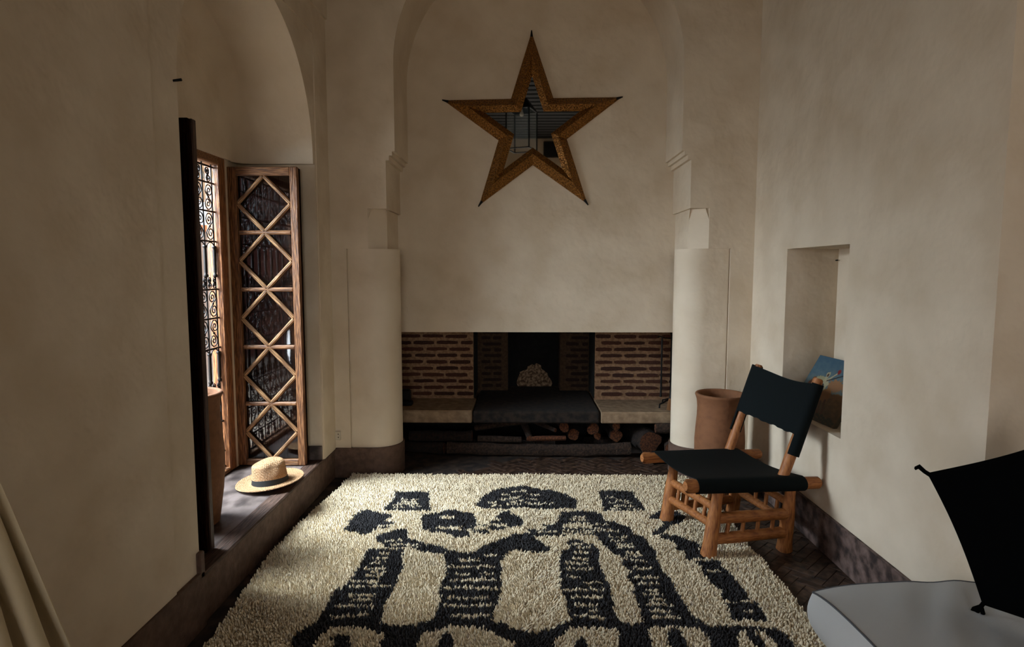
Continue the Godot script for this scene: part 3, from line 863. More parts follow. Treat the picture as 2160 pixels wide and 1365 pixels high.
func scroll_mesh(w: float, h: float, r: float) -> ArrayMesh:
	# an S of two spirals in the (z, y) plane, the second half the first turned round its middle
	var half := []
	var rad := minf(w * 0.40, h * 0.245)
	var c := Vector2(w * 0.07, h * 0.5 - rad - 0.005)
	var s := Vector2(c.x - rad, c.y)
	for i in 6:
		var u := float(i) / 6
		var a := Vector2.ZERO.lerp(Vector2(-w * 0.1, c.y * 0.3), u)
		var b := Vector2(-w * 0.1, c.y * 0.3).lerp(Vector2(s.x, c.y * 0.6), u)
		var d := Vector2(s.x, c.y * 0.6).lerp(s, u)
		half.append(a.lerp(b, u).lerp(b.lerp(d, u), u))
	for i in 19:
		var u := float(i) / 18
		var ang := PI - u * TAU * 1.7
		half.append(c + Vector2(cos(ang), sin(ang)) * rad * (1.0 - 0.86 * u))
	var path := []
	var radii := []
	for i in range(half.size() - 1, 0, -1):
		path.append(Vector3(0, -half[i].y, -half[i].x))
	for p in half:
		path.append(Vector3(0, p.y, p.x))
	for i in path.size(): radii.append(r)
	radii[0] = r * 1.7
	radii[-1] = r * 1.7
	var g := Geo.new()
	g.tube(P3(path), F(radii), 5)
	g.lathe(PackedVector2Array([Vector2(0, -0.008), Vector2(0.007, -0.005), Vector2(0.007, 0.005), Vector2(0, 0.008)]), 6)
	return g.mesh()

func shutter(label: String, at: Vector3, f: float, upm: Material, acm: Material) -> void:
	# f = -1: lattice towards the room; f = 1: lattice turned away, plain boards towards the room
	var t := thing("window_shutter", label, "shutter", at, 0.0, "window shutters")
	var W := 0.42
	var H := 1.805
	var deep := func(d: float) -> float: return -d if f < 0.0 else d - 0.062   # d runs from the lattice face to the boards
	var slab := func(g: Geo, x0: float, x1: float, y0: float, y1: float, d0: float, d1: float, bevel: float):
		var za: float = deep.call(d0)
		var zb: float = deep.call(d1)
		g.box(Vector3(x0, y0, minf(za, zb)), Vector3(x1, y1, maxf(za, zb)), bevel)
	for s in [[0.0, 0.055], [W - 0.045, W]]:
		var g := Geo.new()
		slab.call(g, s[0], s[1], 0.0, H, 0.0, 0.032, 0.004)
		put("stile", g, upm, t)
	for s in [[0.0, 0.036], [H - 0.05, H]]:
		var g := Geo.new()
		slab.call(g, 0.055, W - 0.045, s[0], s[1], 0.001, 0.031, 0.003)
		put("rail", g, acm, t)
	var x0 := 0.055
	var x1 := W - 0.045
	var ys := [0.036, 0.383, 0.732, 1.081, 1.421, H - 0.05]
	for i in range(1, 5):
		var g := Geo.new()
		slab.call(g, x0, x1, ys[i] - 0.012, ys[i] + 0.012, 0.004, 0.026, 0.007)
		put("crossbar", g, acm, t)
	for i in 5:
		var mx := (x0 + x1) / 2
		var lo: float = ys[i] + (0.004 if i > 0 else 0.0)
		var hi: float = ys[i + 1] - (0.004 if i < 4 else 0.0)
		var my := (lo + hi) / 2
		for s in [[mx, lo, x0, my], [mx, lo, x1, my], [mx, hi, x0, my], [mx, hi, x1, my]]:
			var a := Vector3(s[0], s[1], 0)
			var b := Vector3(s[2], s[3], 0)
			var g := Geo.new()
			var d := (b - a)
			g.obox(Transform3D(), Vector3(d.length() / 2, 0.0115, 0.0105), 0.007)
			var dir := d.normalized()
			put("lattice_bar", g, M.lattice if f < 0 else acm, t, Transform3D(Basis(dir, Vector3(-dir.y, dir.x, 0), Vector3(0, 0, 1)), (a + b) / 2 + Vector3(0, 0, deep.call(0.013))))
		var p := Geo.new()
		slab.call(p, x0 - 0.004, x1 + 0.004, ys[i], ys[i + 1], 0.0275, 0.0295, 0.0)
		put("pane", p, M.glass, t)
	for s in [[0.0, W * 0.36], [W * 0.36, W * 0.7], [W * 0.7, W - 0.002]]:
		var g := Geo.new()
		slab.call(g, s[0], s[1], 0.004, H - 0.004, 0.044, 0.062, 0.003)
		put("back_board", g, M.board_back, t)
	var h := Geo.new()
	for y in [0.25, 1.55]:
		slab.call(h, -0.004, 0.012, y, y + 0.09, 0.031, 0.045, 0.003)
	put("hinge", h, M.black_iron, t)

func courtyard() -> void:
	var g := Geo.new()
	g.box(Vector3(-14, -0.2, -14), Vector3(-1.86, -0.1, 8))
	struct("ground", g, M.paving, "pale courtyard paving outside the window", "paving")
	g = Geo.new()
	g.box(Vector3(-9, -0.1, -9.3), Vector3(-1.86, 1.97, -9.0))
	var wl := struct("wall_courtyard", g, M.outer_wall, "dusty pink courtyard wall seen through the grille", "wall")
	g = Geo.new()
	g.box(Vector3(-9, 1.97, -9.34), Vector3(-1.86, 2.07, -8.95), 0.02)
	put("coping", g, M.coping, wl)
	g = Geo.new()
	g.box(Vector3(-9, -0.1, 3.0), Vector3(-1.86, 3.6, 3.3))
	struct("wall_courtyard", g, M.red_wood, "dark red boarded side of the courtyard, seen only reflected", "wall")
	var t := thing("awning", "cream awning on pale struts over the courtyard, seen through the grille", "awning", Vector3(-4.6, 2.36, -8.6))
	g = Geo.new()
	var rows := []
	for i in 9:
		var r := PackedVector3Array()
		for j in 13:
			var u := float(i) / 8
			r.append(Vector3(lerpf(-2.6, 2.2, j / 12.0), 1.25 * u + 0.03 * sin(j * 1.1) * sin(u * PI), lerpf(0.0, 2.4, u)))
		rows.append(r)
	g.sheet(rows, 0.01)
	put("cloth", g, M.awning, t)
	for k in 4:
		g = Geo.new()
		g.tube(P3([Vector3(-2.2 + 1.3 * k, -0.03, -0.02), Vector3(-2.1 + 1.3 * k, 1.18, 2.35)]), F([0.025, 0.025]), 8)
		put("strut", g, M.awning_pole, t)
	for x in [-2.5, 2.1]:
		g = Geo.new()
		g.tube(P3([Vector3(x, -2.46, 2.35), Vector3(x, 1.2, 2.35)]), F([0.03, 0.03]), 8)
		put("post", g, M.awning_pole, t)
		g = Geo.new()
		g.tube(P3([Vector3(x, -2.46, 0.02), Vector3(x, 0.0, 0.02)]), F([0.03, 0.03]), 8)
		put("post", g, M.awning_pole, t)

# ---------------------------------------------------------------- star mirror
func star_mirror() -> void:
	var t := thing("star_mirror", "large five-pointed star mirror in an embossed brass frame", "mirror", Vector3(0.077, 2.408, -4.43))
	var R := 0.662
	var at := func(k: int, scale: float, z: float) -> Vector3:
		var r := R * scale * (1.0 if k % 2 == 0 else 0.387)
		var a := PI / 2 + TAU * k / 10.0 + deg_to_rad(0.7)
		return Vector3(cos(a) * r, sin(a) * r, z)
	for k in 10:
		var g := Geo.new()
		var j := (k + 1) % 10
		var o := [at.call(k, 1.0, 0.012), at.call(j, 1.0, 0.012)]
		var r := [at.call(k, 0.735, 0.058), at.call(j, 0.735, 0.058)]
		var n := [at.call(k, 0.53, 0.026), at.call(j, 0.53, 0.026)]
		var b := [at.call(k, 1.0, 0.0), at.call(j, 1.0, 0.0)]
		g.quad(o[0], o[1], r[1], r[0], Vector3(0, 0, 1))
		g.quad(r[0], r[1], n[1], n[0], Vector3(0, 0, 1))
		g.quad(b[0], b[1], o[1], o[0], o[0] + o[1])
		g.quad(b[0], b[1], n[1], n[0], Vector3(0, 0, -1))
		put("frame_strip", g, M.gilt, t)
	var ring := PackedVector2Array()
	for k in 10:
		var p: Vector3 = at.call(k, 0.545, 0.0)
		ring.append(Vector2(p.x, p.y))
	var m := Geo.new()
	m.extrude(ring, Transform3D(Basis(Vector3(1, 0, 0), Vector3(0, 1, 0), Vector3(0, 0, -1)), Vector3(0, 0, 0.027)), 0.006)
	put("mirror_glass", m, M.mirror, t)
	for k in [0, 2, 4, 6, 8]:
		var c := Geo.new()
		var p: Vector3 = at.call(k, 1.0, 0.008)
		var d := Vector3(p.x, p.y, 0).normalized()
		c.tube(P3([p - d * 0.035 + Vector3(0, 0, 0.006), p + d * 0.012]), F([0.011, 0.004]), 6)
		put("tip_cap", c, M.black_iron, t)

# ---------------------------------------------------------------- rug
func segment_gap(p: Vector2, a: Vector2, b: Vector2) -> float:
	var u := clampf((p - a).dot(b - a) / (b - a).length_squared(), 0.0, 1.0)
	return p.distance_to(a + (b - a) * u)

func rug() -> void:
	var t := thing("rug", "thick shaggy cream wool rug with bold black figures", "rug", Vector3(0, 0, -2.6))
	var z0 := -3.93
	var z1 := -1.45
	var left := func(z: float) -> float: return -1.165 - 0.03 * sin(clampf((z - z0) / 1.8, 0, 1) * PI) + 0.012 * sin(z * 5.0) + 0.05 * clampf((z + 3.3) / -0.6, 0, 1)
	var right := func(z: float) -> float: return 1.118 - 0.02 * clampf((z + 3.4) / -0.5, 0, 1) + 0.02 * sin((z + 3.9) * 1.6) + 0.008 * sin(z * 7.0)
	var lift := func(x: float, z: float) -> float:
		return 0.008 * exp(-pow((x - 0.02 * sin(z * 6.0) - 0.02) / 0.035, 2.0)) + 0.003 * sin(x * 5.0 + z * 3.0)
	var g := Geo.new()
	var rows := []
	for i in 40:
		var z := lerpf(z0 + 0.01, z1, i / 39.0)
		var r := PackedVector3Array()
		for j in 40:
			var x := lerpf(left.call(z) + 0.012, right.call(z) - 0.012, j / 39.0)
			r.append(Vector3(x, 0.012 + maxf(0.0, lift.call(x, z)), z + 2.6))
		rows.append(r)
	g.sheet(rows, 0.014)
	put("backing", g, M.rug_base, t)
	# the pile: one tuft of wool at every knot, black or cream by the woven figure
	var blacks := []
	var boxes := []
	for poly in RUG_BLACK:
		var q := PackedVector2Array()
		var grown: Array
		var b := Rect2(poly[0], poly[1], 0, 0)
		for i in poly.size() / 2:
			var p := Vector2(poly[i * 2], poly[i * 2 + 1])
			q.append(p)
			b = b.expand(p)
		grown = Geometry2D.offset_polygon(q, 0.007)
		blacks.append(grown[0] if grown.size() > 0 else q)
		boxes.append(b.grow(0.01))
	var dashes := []
	for line in RUG_DASHES:
		for i in line.size() / 4:
			dashes.append([Vector2(line[i * 4], line[i * 4 + 1]), Vector2(line[i * 4 + 2], line[i * 4 + 3])])
	var tuft := Geo.new()
	var ring := [[0.0036, 0.0], [0.0045, 0.012], [0.0037, 0.021], [0.0014, 0.026]]
	for i in 3:
		for k in 4:
			var q := []
			for c in [[i, k], [i, k + 1], [i + 1, k + 1], [i + 1, k]]:
				var a: float = TAU * c[1] / 4.0
				var nrm := Vector3(cos(a), 0.35, sin(a)).normalized()
				q.append([Vector3(cos(a) * ring[c[0]][0], ring[c[0]][1], sin(a) * ring[c[0]][0]), nrm])
			tuft.tri(q[0][0], q[1][0], q[2][0], q[0][1], q[1][1], q[2][1])
			tuft.tri(q[0][0], q[2][0], q[3][0], q[0][1], q[2][1], q[3][1])
	var step := 0.0066
	var places: Array[Transform3D] = []
	var tints := PackedColorArray()
	var nz := FastNoiseLite.new()
	nz.frequency = 1.6
	nz.fractal_octaves = 3
	var tone := FastNoiseLite.new()
	tone.frequency = 2.2
	tone.seed = 5
	var z := z0
	while z < z1:
		var x: float = left.call(z)
		var xe: float = right.call(z)
		while x < xe:
			var p := Vector2(x, z) + Vector2(rng.randf_range(-0.004, 0.004), rng.randf_range(-0.004, 0.004))
			x += step
			var look := p + Vector2(rng.randf_range(-0.003, 0.003), rng.randf_range(-0.004, 0.004))
			var black := false
			for i in blacks.size():
				if boxes[i].has_point(look) and Geometry2D.is_point_in_polygon(look, blacks[i]):
					black = true
					break
			if black:
				for d in dashes:
					var gap := segment_gap(look, d[0], d[1])
					if gap < 0.0092:
						black = false
						break
			var lean := Vector3(nz.get_noise_2d(p.x * 9.0, p.y * 3.0) * 0.5 + rng.randf_range(-0.22, 0.22), 1.0, nz.get_noise_2d(p.y * 4.0 + 70.0, p.x * 4.0) * 0.3 + rng.randf_range(-0.22, 0.22) + 0.1).normalized()
			if absf(p.x - 0.03) < 0.14:
				lean = (lean + Vector3((p.x - 0.02) * 3.0, 0, 0) + Vector3(sin(p.y * 40.0 + p.x * 60.0) * 0.3, 0, 0)).normalized()
			var s := rng.randf_range(0.85, 1.15)
			var side := lean.cross(Vector3(0.3, 0.1, 1)).normalized()
			var bs := Basis(side, lean, side.cross(lean)).rotated(lean, rng.randf() * TAU)
			bs = bs * Basis.from_scale(Vector3(s, s * rng.randf_range(0.85, 1.25), s))
			places.append(Transform3D(bs, Vector3(p.x, 0.016 + maxf(0.0, lift.call(p.x, p.y)), p.y + 2.6)))
			var c: Color
			if black:
				c = Color(0.020, 0.0175, 0.018) * rng.randf_range(0.7, 1.4)
			else:
				var v := rng.randf_range(0.88, 1.08) * (1.0 + 0.09 * tone.get_noise_2d(p.x, p.y))
				c = Color(0.68, 0.565, 0.395) * v
				if rng.randf() < 0.03:
					c = Color(0.42, 0.34, 0.26)
			c.a = 1.0
			tints.append(c)
		z += step
	var mm := MultiMesh.new()
	mm.transform_format = MultiMesh.TRANSFORM_3D
	mm.use_colors = true
	mm.mesh = tuft.mesh()
	mm.instance_count = places.size()
	for i in places.size():
		mm.set_instance_transform(i, places[i])
		mm.set_instance_color(i, tints[i])
	var o := MultiMeshInstance3D.new()
	o.name = "pile"
	o.multimesh = mm
	o.material_override = M.rug_pile
	o.set_meta("kind", "stuff")
	t.add_child(o, true)

# ---------------------------------------------------------------- low chair
func rail(t: Node3D, called: String, a: Vector3, b: Vector3, r: float) -> void:
	put(called, bar(a, b, r * 0.86, r * 0.92, 10, 6, 0.0, 0.04), M.pole_across, t)

func wrap(path: PackedVector3Array, r: float, from: Vector3, to: Vector3) -> PackedVector3Array:
	return path

func chair() -> void:
	var c := Vector3(1.06, 0, -3.08)
	var t := thing("low_chair", "low round-pole chair with black leather seat and sling back", "chair", c)
	var fl := [Vector3(0.895, 0.03, -2.80), Vector3(0.945, 0.355, -2.83)]
	var fr := [Vector3(1.315, 0.0, -2.935), Vector3(1.335, 0.335, -2.93)]
	var bl := [Vector3(0.795, 0.03, -3.215), Vector3(0.84, 0.36, -3.245)]
	var br := [Vector3(1.205, 0.0, -3.37), Vector3(1.245, 0.34, -3.36)]
	for l in [fl, fr, bl, br]:
		put("leg", bar(l[0] - c, l[1] - c, 0.039, 0.024, 14, 8, 0.0, 0.05), M.pole, t)
	var on := func(l: Array, y: float) -> Vector3: return l[0].lerp(l[1], (y - l[0].y) / (l[1].y - l[0].y)) - c
	# rails with short spindles between the legs
	for s in [[fl, fr, 0.215, 0.195, 0.115, 0.10, 0.031], [fl, bl, 0.265, 0.245, 0.185, 0.155, 0.023], [fr, br, 0.25, 0.25, 0.155, 0.155, 0.023], [bl, br, 0.205, 0.195, 0.11, 0.10, 0.027]]:
		var a0: Vector3 = on.call(s[0], s[2])
		var a1: Vector3 = on.call(s[1], s[3])
		var b0: Vector3 = on.call(s[0], s[4])
		var b1: Vector3 = on.call(s[1], s[5])
		rail(t, "rail", a0, a1, s[6])
		rail(t, "rail", b0, b1, s[6])
		for k in 4:
			var u := 0.2 + 0.2 * k
			put("spindle", bar(b0.lerp(b1, u), a0.lerp(a1, u), 0.0105, 0.0095, 8, 4), M.pole, t)
	# the two long poles that carry the seat
	var np := [Vector3(0.772, 0.386, -2.78), Vector3(1.49, 0.342, -2.965)]
	var fp := [Vector3(0.652, 0.388, -3.20), Vector3(1.36, 0.358, -3.385)]
	put("seat_pole", bar(np[0] - c, np[1] - c, 0.030, 0.030, 16, 8, 0.004, 0.03), M.pole_across, t)
	put("seat_pole", bar(fp[0] - c, fp[1] - c, 0.028, 0.028, 16, 8, 0.003, 0.03), M.pole_across, t)
	# back posts
	var pn := [Vector3(1.285, 0.33, -2.945), Vector3(1.474, 0.864, -2.985)]
	var pf := [Vector3(1.14, 0.31, -3.335), Vector3(1.343, 0.868, -3.40)]
	put("back_post", bar(pn[0] - c, pn[1] - c, 0.027, 0.024, 14, 8, 0.0, 0.04), M.pole, t)
	put("back_post", bar(pf[0] - c, pf[1] - c, 0.026, 0.022, 14, 8, 0.0, 0.04), M.pole, t)
	# leather seat: hangs from pole to pole, wrapped once round each
	var rows := []
	for i in 21:
		var u := i / 20.0
		var un := lerpf(0.075, 0.865, u)
		var uf := lerpf(0.095, 0.80, u)
		var a: Vector3 = np[0].lerp(np[1], un) - c
		var b: Vector3 = fp[0].lerp(fp[1], uf) - c
		var across := (b - a).normalized()
		var r := PackedVector3Array()
		for k in 9:                       # round the near pole, from underneath up and over
			var th := lerpf(-1.9, PI / 2, k / 8.0)
			r.append(a + (-across * cos(th) + Vector3.UP * sin(th)) * 0.036)
		for k in range(1, 12):
			var w := k / 12.0
			r.append(a.lerp(b, w) + Vector3.UP * (0.036 - 0.022 * sin(w * PI)))
		for k in 9:
			var th := lerpf(PI / 2, -1.9, k / 8.0)
			r.append(b + (across * cos(th) + Vector3.UP * sin(th)) * 0.034)
		rows.append(r)
	var g := Geo.new()
	g.sheet(rows, 0.004)
	put("seat", g, M.leather, t)
	# sling back: a sleeve round each post and the leather stretched between, edges a little ragged
	var n0 := Vector3(1.346, 0.485, -2.957)
	var n1 := Vector3(1.466, 0.838, -2.983)
	rows = []
	var d := (n1 - n0).normalized()
	var q0 := Vector3(1.205, 0.50, -3.36)
	var q1 := Vector3(1.333, 0.862, -3.397)
	var out := (n0 - q0).cross(d).normalized()
	if out.x > 0.0: out = -out
	for i in 19:
		var u := i / 18.0
		var jag := 0.004 * sin(u * 3.0)
		var a := n0.lerp(n1, u) - c
		var b := q0.lerp(q1, u) - c
		var side := (a - b).normalized()
		var r := PackedVector3Array()
		for k in 11:
			var th := lerpf(-PI * 0.9, PI / 2, k / 10.0)
			r.append(a + (side * cos(th) + out * sin(th)) * 0.031)
		r.append(b + (out + side * 0.2) * 0.029)
		for k in 11:
			var th := lerpf(PI / 2, -PI * 0.9, k / 10.0)
			r.append(b + (-side * cos(th) + out * sin(th)) * 0.029)
		rows.append(r)
	# sleeves reach lower than the middle panel: two sleeves and one panel in one piece of leather
	g = Geo.new()
	var sl := []
	var sr := []
	for r in rows:
		sl.append(r.slice(0, 11))
		sr.append(r.slice(12, 23))
	g.sheet(sl, 0.004)
	g.sheet(sr, 0.004)
	var panel := []
	for i in 15:
		var u := i / 14.0
		var r := PackedVector3Array()
		for j in 25:
			var w := j / 24.0
			var low := 0.27 + 0.012 * sin(w * 31.0) * sin(w * 13.0) + 0.02 * w
			var v := lerpf(low, 0.985 - 0.06 * sin(w * PI) * (1.0 - w), u)
			var p := n0.lerp(n1, v).lerp(q0.lerp(q1, v), w) - c + out * 0.030
			r.append(p - out * 0.012 * sin(w * PI))
		panel.append(r)
	g.sheet(panel, 0.004)
	put("back_sling", g, M.leather, t)

# ---------------------------------------------------------------- jars and hat
func jar(label: String, at: Vector3, k: float) -> void:
	var t := thing("clay_jar", label, "jar", at, 0.0, "tall clay jars")
	var g := Geo.new()
	g.lathe(PackedVector2Array([Vector2(0, 0), Vector2(0.108, 0), Vector2(0.118, 0.008), Vector2(0.128, 0.08), Vector2(0.141, 0.17), Vector2(0.149, 0.27), Vector2(0.150, 0.35), Vector2(0.145, 0.43), Vector2(0.139, 0.50), Vector2(0.138, 0.56), Vector2(0.142, 0.60), Vector2(0.150, 0.625)]), 48, Transform3D(Basis.from_scale(Vector3.ONE * k), Vector3.ZERO))
	put("body", g, M.terracotta, t)
	g = Geo.new()
	g.lathe(PackedVector2Array([Vector2(0.150, 0.624), Vector2(0.153, 0.632), Vector2(0.149, 0.641), Vector2(0.139, 0.642), Vector2(0.131, 0.634), Vector2(0.127, 0.60), Vector2(0.127, 0.45), Vector2(0.12, 0.1), Vector2(0.0, 0.06)]), 48, Transform3D(Basis.from_scale(Vector3.ONE * k), Vector3.ZERO))
	put("rim", g, M.terracotta, t)

func jars_and_hat() -> void:
	jar("tall open clay jar on the floor behind the black chair, by the right column", Vector3(1.232, 0.002, -3.70), 1.0)
	jar("tall clay jar on the window sill, mostly hidden by the dark open shutter", Vector3(-1.555, 0.2, -2.75), 0.985)
	# straw hat, lying a little tilted on the sill
	var t := thing("straw_hat", "woven straw hat with a black ribbon lying on the window sill", "hat", Vector3(-1.405, 0.2005, -3.275), 0.12)
	t.rotation_degrees = Vector3(1.5, 10, 4.0)
	t.position.y = 0.2125
	var rows := []
	for i in 12:
		var u := i / 11.0
		var r := PackedVector3Array()
		for k in 64:
			var a := TAU * k / 64
			var rad := lerpf(0.094, 0.181, u)
			var e := Vector2(cos(a) * 1.0, sin(a) * 0.93)
			var y := 0.010 - 0.006 * sin(u * PI) + 0.010 * u * u * (0.3 + 0.7 * absf(sin(a + 0.3))) + (0.008 * u * u * maxf(0, cos(a)))
			r.append(Vector3(e.x * rad, y, e.y * rad))
		rows.append(r)
	var g := Geo.new()
	closed_sheet(g, rows, 0.004)
	put("brim", g, M.straw, t)
	# crown: teardrop top with a centre dent and two pinches at the front
	rows = []
	for i in 27:
		var u := i / 26.0
		var r := PackedVector3Array()
		for k in 64:
			var a := TAU * k / 64
			var ca := cos(a)
			var sa := sin(a)
			var rad: float
			var y: float
			if u < 0.55:
				var w := u / 0.55
				rad = lerpf(0.0945, 0.086, w)
				y = 0.009 + 0.098 * w
			else:
				var w := (u - 0.55) / 0.45
				var th := w * PI / 2
				rad = 0.086 * cos(th) if w < 1.0 else 0.0
				y = 0.107 + 0.034 * sin(th)
			# dent along the long axis, pinches on both sides near the front (-x)
			var x := ca * rad
			var zz := sa * rad * 0.9
			if u > 0.5:
				var top := clampf((u - 0.5) / 0.25, 0, 1)
				y -= 0.026 * top * exp(-pow(zz / 0.026, 2.0)) * smoothstep(-0.085, -0.03, -absf(x - 0.0) + 0.0) 
				y -= 0.012 * top * clampf(-x / 0.08, -0.6, 1.0)
			var pinch := exp(-pow((x - 0.042) / 0.030, 2.0)) * smoothstep(0.25, 0.62, u) * (1.0 - smoothstep(0.85, 1.0, u))
			zz *= 1.0 - 0.22 * pinch
			r.append(Vector3(x, y, zz))
		rows.append(r)
	g = Geo.new()
	closed_sheet(g, rows, 0.003)
	put("crown", g, M.straw, t)
	rows = []
	for i in 4:
		var r := PackedVector3Array()
		for k in 64:
			var a := TAU * k / 64
			var rad := 0.0982 - 0.0026 * i
			r.append(Vector3(cos(a) * rad, 0.0115 + 0.012 * i, sin(a) * rad * 0.91))
		rows.append(r)
	g = Geo.new()
	closed_sheet(g, rows, 0.0015)
	put("ribbon", g, M.ribbon, t)

func closed_sheet(g: Geo, rows: Array, thick: float) -> void:
	# a ring-shaped sheet without a seam: outer and inner skin plus both rims
	var nu := rows.size()
	var nv: int = rows[0].size()
	var mid := Vector3.ZERO
	for p in rows[0]: mid += p / nv
	var flip := false
	var inner := []
	var outer := []
	for i in nu:
		var a := PackedVector3Array()
		var b := PackedVector3Array()
		for j in nv:
			var du: Vector3 = rows[mini(i + 1, nu - 1)][j] - rows[maxi(i - 1, 0)][j]
			var dv: Vector3 = rows[i][(j + 1) % nv] - rows[i][(j + nv - 1) % nv]
			var n := du.cross(dv).normalized()
			if n.length() < 0.5: n = Vector3.UP
			var away: Vector3 = rows[i][j] - mid
			away.y = absf(away.y) + 0.02
			if n.dot(away) < 0.0: n = -n
			a.append(rows[i][j] + n * thick / 2)
			b.append(rows[i][j] - n * thick / 2)
		outer.append(a)
		inner.append(b)
	var du0: Vector3 = outer[nu / 2][0] - outer[nu / 2 - 1][0]
	var dv0: Vector3 = outer[nu / 2][1] - outer[nu / 2][nv - 1]
	var side: Vector3 = outer[nu / 2][0] - inner[nu / 2][0]
	flip = du0.cross(dv0).dot(side) < 0.0
	g.sheet(outer, 0.0, flip, true)
	g.sheet(inner, 0.0, not flip, true)
	for e in [0, nu - 1]:
		for j in nv:
			var k := (j + 1) % nv
			var away: Vector3 = rows[e][j] - (rows[1][j] if e == 0 else rows[nu - 2][j])
			g.quad(outer[e][j], outer[e][k], inner[e][k], inner[e][j], away)

# ---------------------------------------------------------------- firewood under the hearth
func log_piece(label: String, a: Vector3, b: Vector3, r: float, bow := 0.0, bark := "bark", split := false) -> void:
	var t := thing("log", label, "log", (a + b) / 2, 0.0, "firewood under the hearth")
	var path := []
	var steps := maxi(6, int(a.distance_to(b) / 0.05))
	for i in steps + 1:
		var u := float(i) / steps
		path.append(a.lerp(b, u) - t.position + Vector3(0, bow * (4.0 * u * (1.0 - u) - 0.5), bow * 0.6 * sin(u * 5.0)))
	# the same uneven outline along the whole log: knobbly when round, flat-sided when split
	var m := 14
	var outline := []
	var flat_at := rng.randf() * TAU
	for k in m:
		var q := TAU * k / m
		var f := 1.0 + rng.randf_range(-0.10, 0.06)
		var facing := cos(q - flat_at)
		if split or rng.randf() < 0.0:
			f = minf(f, 0.45 / maxf(0.2, facing))
		outline.append(f)
	if not split and r > 0.04:
		for k in m:
			outline[k] = minf(outline[k], 0.72 / maxf(0.1, cos(TAU * k / m - flat_at)))
	var d0 := (b - a).normalized()
	var side := d0.cross(Vector3.UP).normalized()
	var up := side.cross(d0)
	var rings := []
	for i in steps + 1:
		var ring := PackedVector3Array()
		for k in m:
			var q := TAU * k / m
			ring.append(path[i] + (side * cos(q) + up * sin(q)) * r * outline[k] * (1.0 + rng.randf_range(-0.08, 0.06) + 0.08 * sin(i * 0.9 + flat_at)))
		rings.append(ring)
	var g := Geo.new()
	var test: Vector3 = (rings[1][0] - rings[0][0]).cross(rings[0][1] - rings[0][m - 1])
	g.sheet(rings, 0.0, test.dot(rings[0][0] - path[0]) < 0.0, true)
	put("bark", g, M.cut_wood if split else M[bark], t)
	for e in [0, steps]:
		var c := Geo.new()
		var d := -d0 if e == 0 else d0
		for k in m:
			c.flat(path[e] + d * 0.004, rings[e][k], rings[e][(k + 1) % m], d)
		put("cut_end", c, M.cut_wood, t)

func firewood() -> void:
	var V := func(a, b, c): return Vector3(a, b, c)
	log_piece("long bowed grey branch lying in front of the whole woodpile", V.call(-0.56, 0.052, -4.47), V.call(0.82, 0.056, -4.47), 0.046, -0.02, "bark_pale")
	log_piece("dark thin log on the floor at the left end of the woodpile", V.call(-0.98, 0.05, -4.56), V.call(-0.585, 0.05, -4.50), 0.045)
	log_piece("dark log on the floor just behind the long grey branch", V.call(-0.50, 0.05, -4.585), V.call(0.26, 0.05, -4.585), 0.043)
	log_piece("dark log lying across the pile with its pale tip at the left of the branch", V.call(-0.86, 0.128, -4.55), V.call(-0.375, 0.136, -4.53), 0.038)
	log_piece("thin grey stick resting over the long branch left of the split stick", V.call(-0.33, 0.125, -4.50), V.call(0.0, 0.118, -4.50), 0.024, 0.0, "bark_pale")
	log_piece("forked dark branch sloping down to the left in the shadow", V.call(-0.36, 0.178, -4.60), V.call(0.02, 0.222, -4.64), 0.021, 0.0, "bark_pale")
	log_piece("grey stick sloping down toward the viewer with an orange broken end", V.call(0.0, 0.225, -4.82), V.call(0.065, 0.128, -4.49), 0.026, 0.0, "bark_pale")
	log_piece("thin grey stick slanting to the right under the dark hearth slab", V.call(0.06, 0.228, -4.70), V.call(0.26, 0.19, -4.50), 0.018, 0.0, "bark_pale")
	log_piece("fresh orange split stick lying on top of the long grey branch", V.call(0.075, 0.128, -4.468), V.call(0.335, 0.134, -4.468), 0.0235, 0.0, "bark", true)
	log_piece("log showing its orange cut end under the middle of the hearth slab", V.call(0.30, 0.2, -4.90), V.call(0.325, 0.205, -4.52), 0.042)
	log_piece("dark log pointing at the viewer right of the split stick", V.call(0.42, 0.13, -4.92), V.call(0.405, 0.14, -4.56), 0.048)
	log_piece("log with a pale orange end under the right end of the hearth slab", V.call(0.56, 0.2, -4.92), V.call(0.545, 0.2, -4.52), 0.045)
	log_piece("thin dark log low in the pile beneath the orange cut ends", V.call(0.60, 0.128, -4.9), V.call(0.585, 0.13, -4.56), 0.03)
	log_piece("small log with an orange end tucked up under the right bench slab", V.call(0.66, 0.222, -4.86), V.call(0.72, 0.22, -4.50), 0.03, 0.0, "bark", false)
	log_piece("log with a rounded orange end just left of the fat log", V.call(0.70, 0.14, -4.9), V.call(0.725, 0.14, -4.55), 0.048)
	log_piece("low dark log near the floor at the right of the pile", V.call(0.50, 0.046, -4.70), V.call(0.735, 0.048, -4.66), 0.042)
	log_piece("fat rough-barked log, thickest of the pile, beside the right column", V.call(0.90, 0.108, -4.80), V.call(0.975, 0.108, -4.46), 0.092, 0.0, "bark")
	log_piece("short log with an orange end lying on top of the fat log", V.call(0.985, 0.242, -4.375), V.call(1.14, 0.242, -4.375), 0.036, 0.0, "bark_pale")
	log_piece("short orange chunk standing between the fat log and the right column", V.call(1.15, 0.065, -4.60), V.call(1.128, 0.065, -4.42), 0.055, 0.0, "bark_pale")

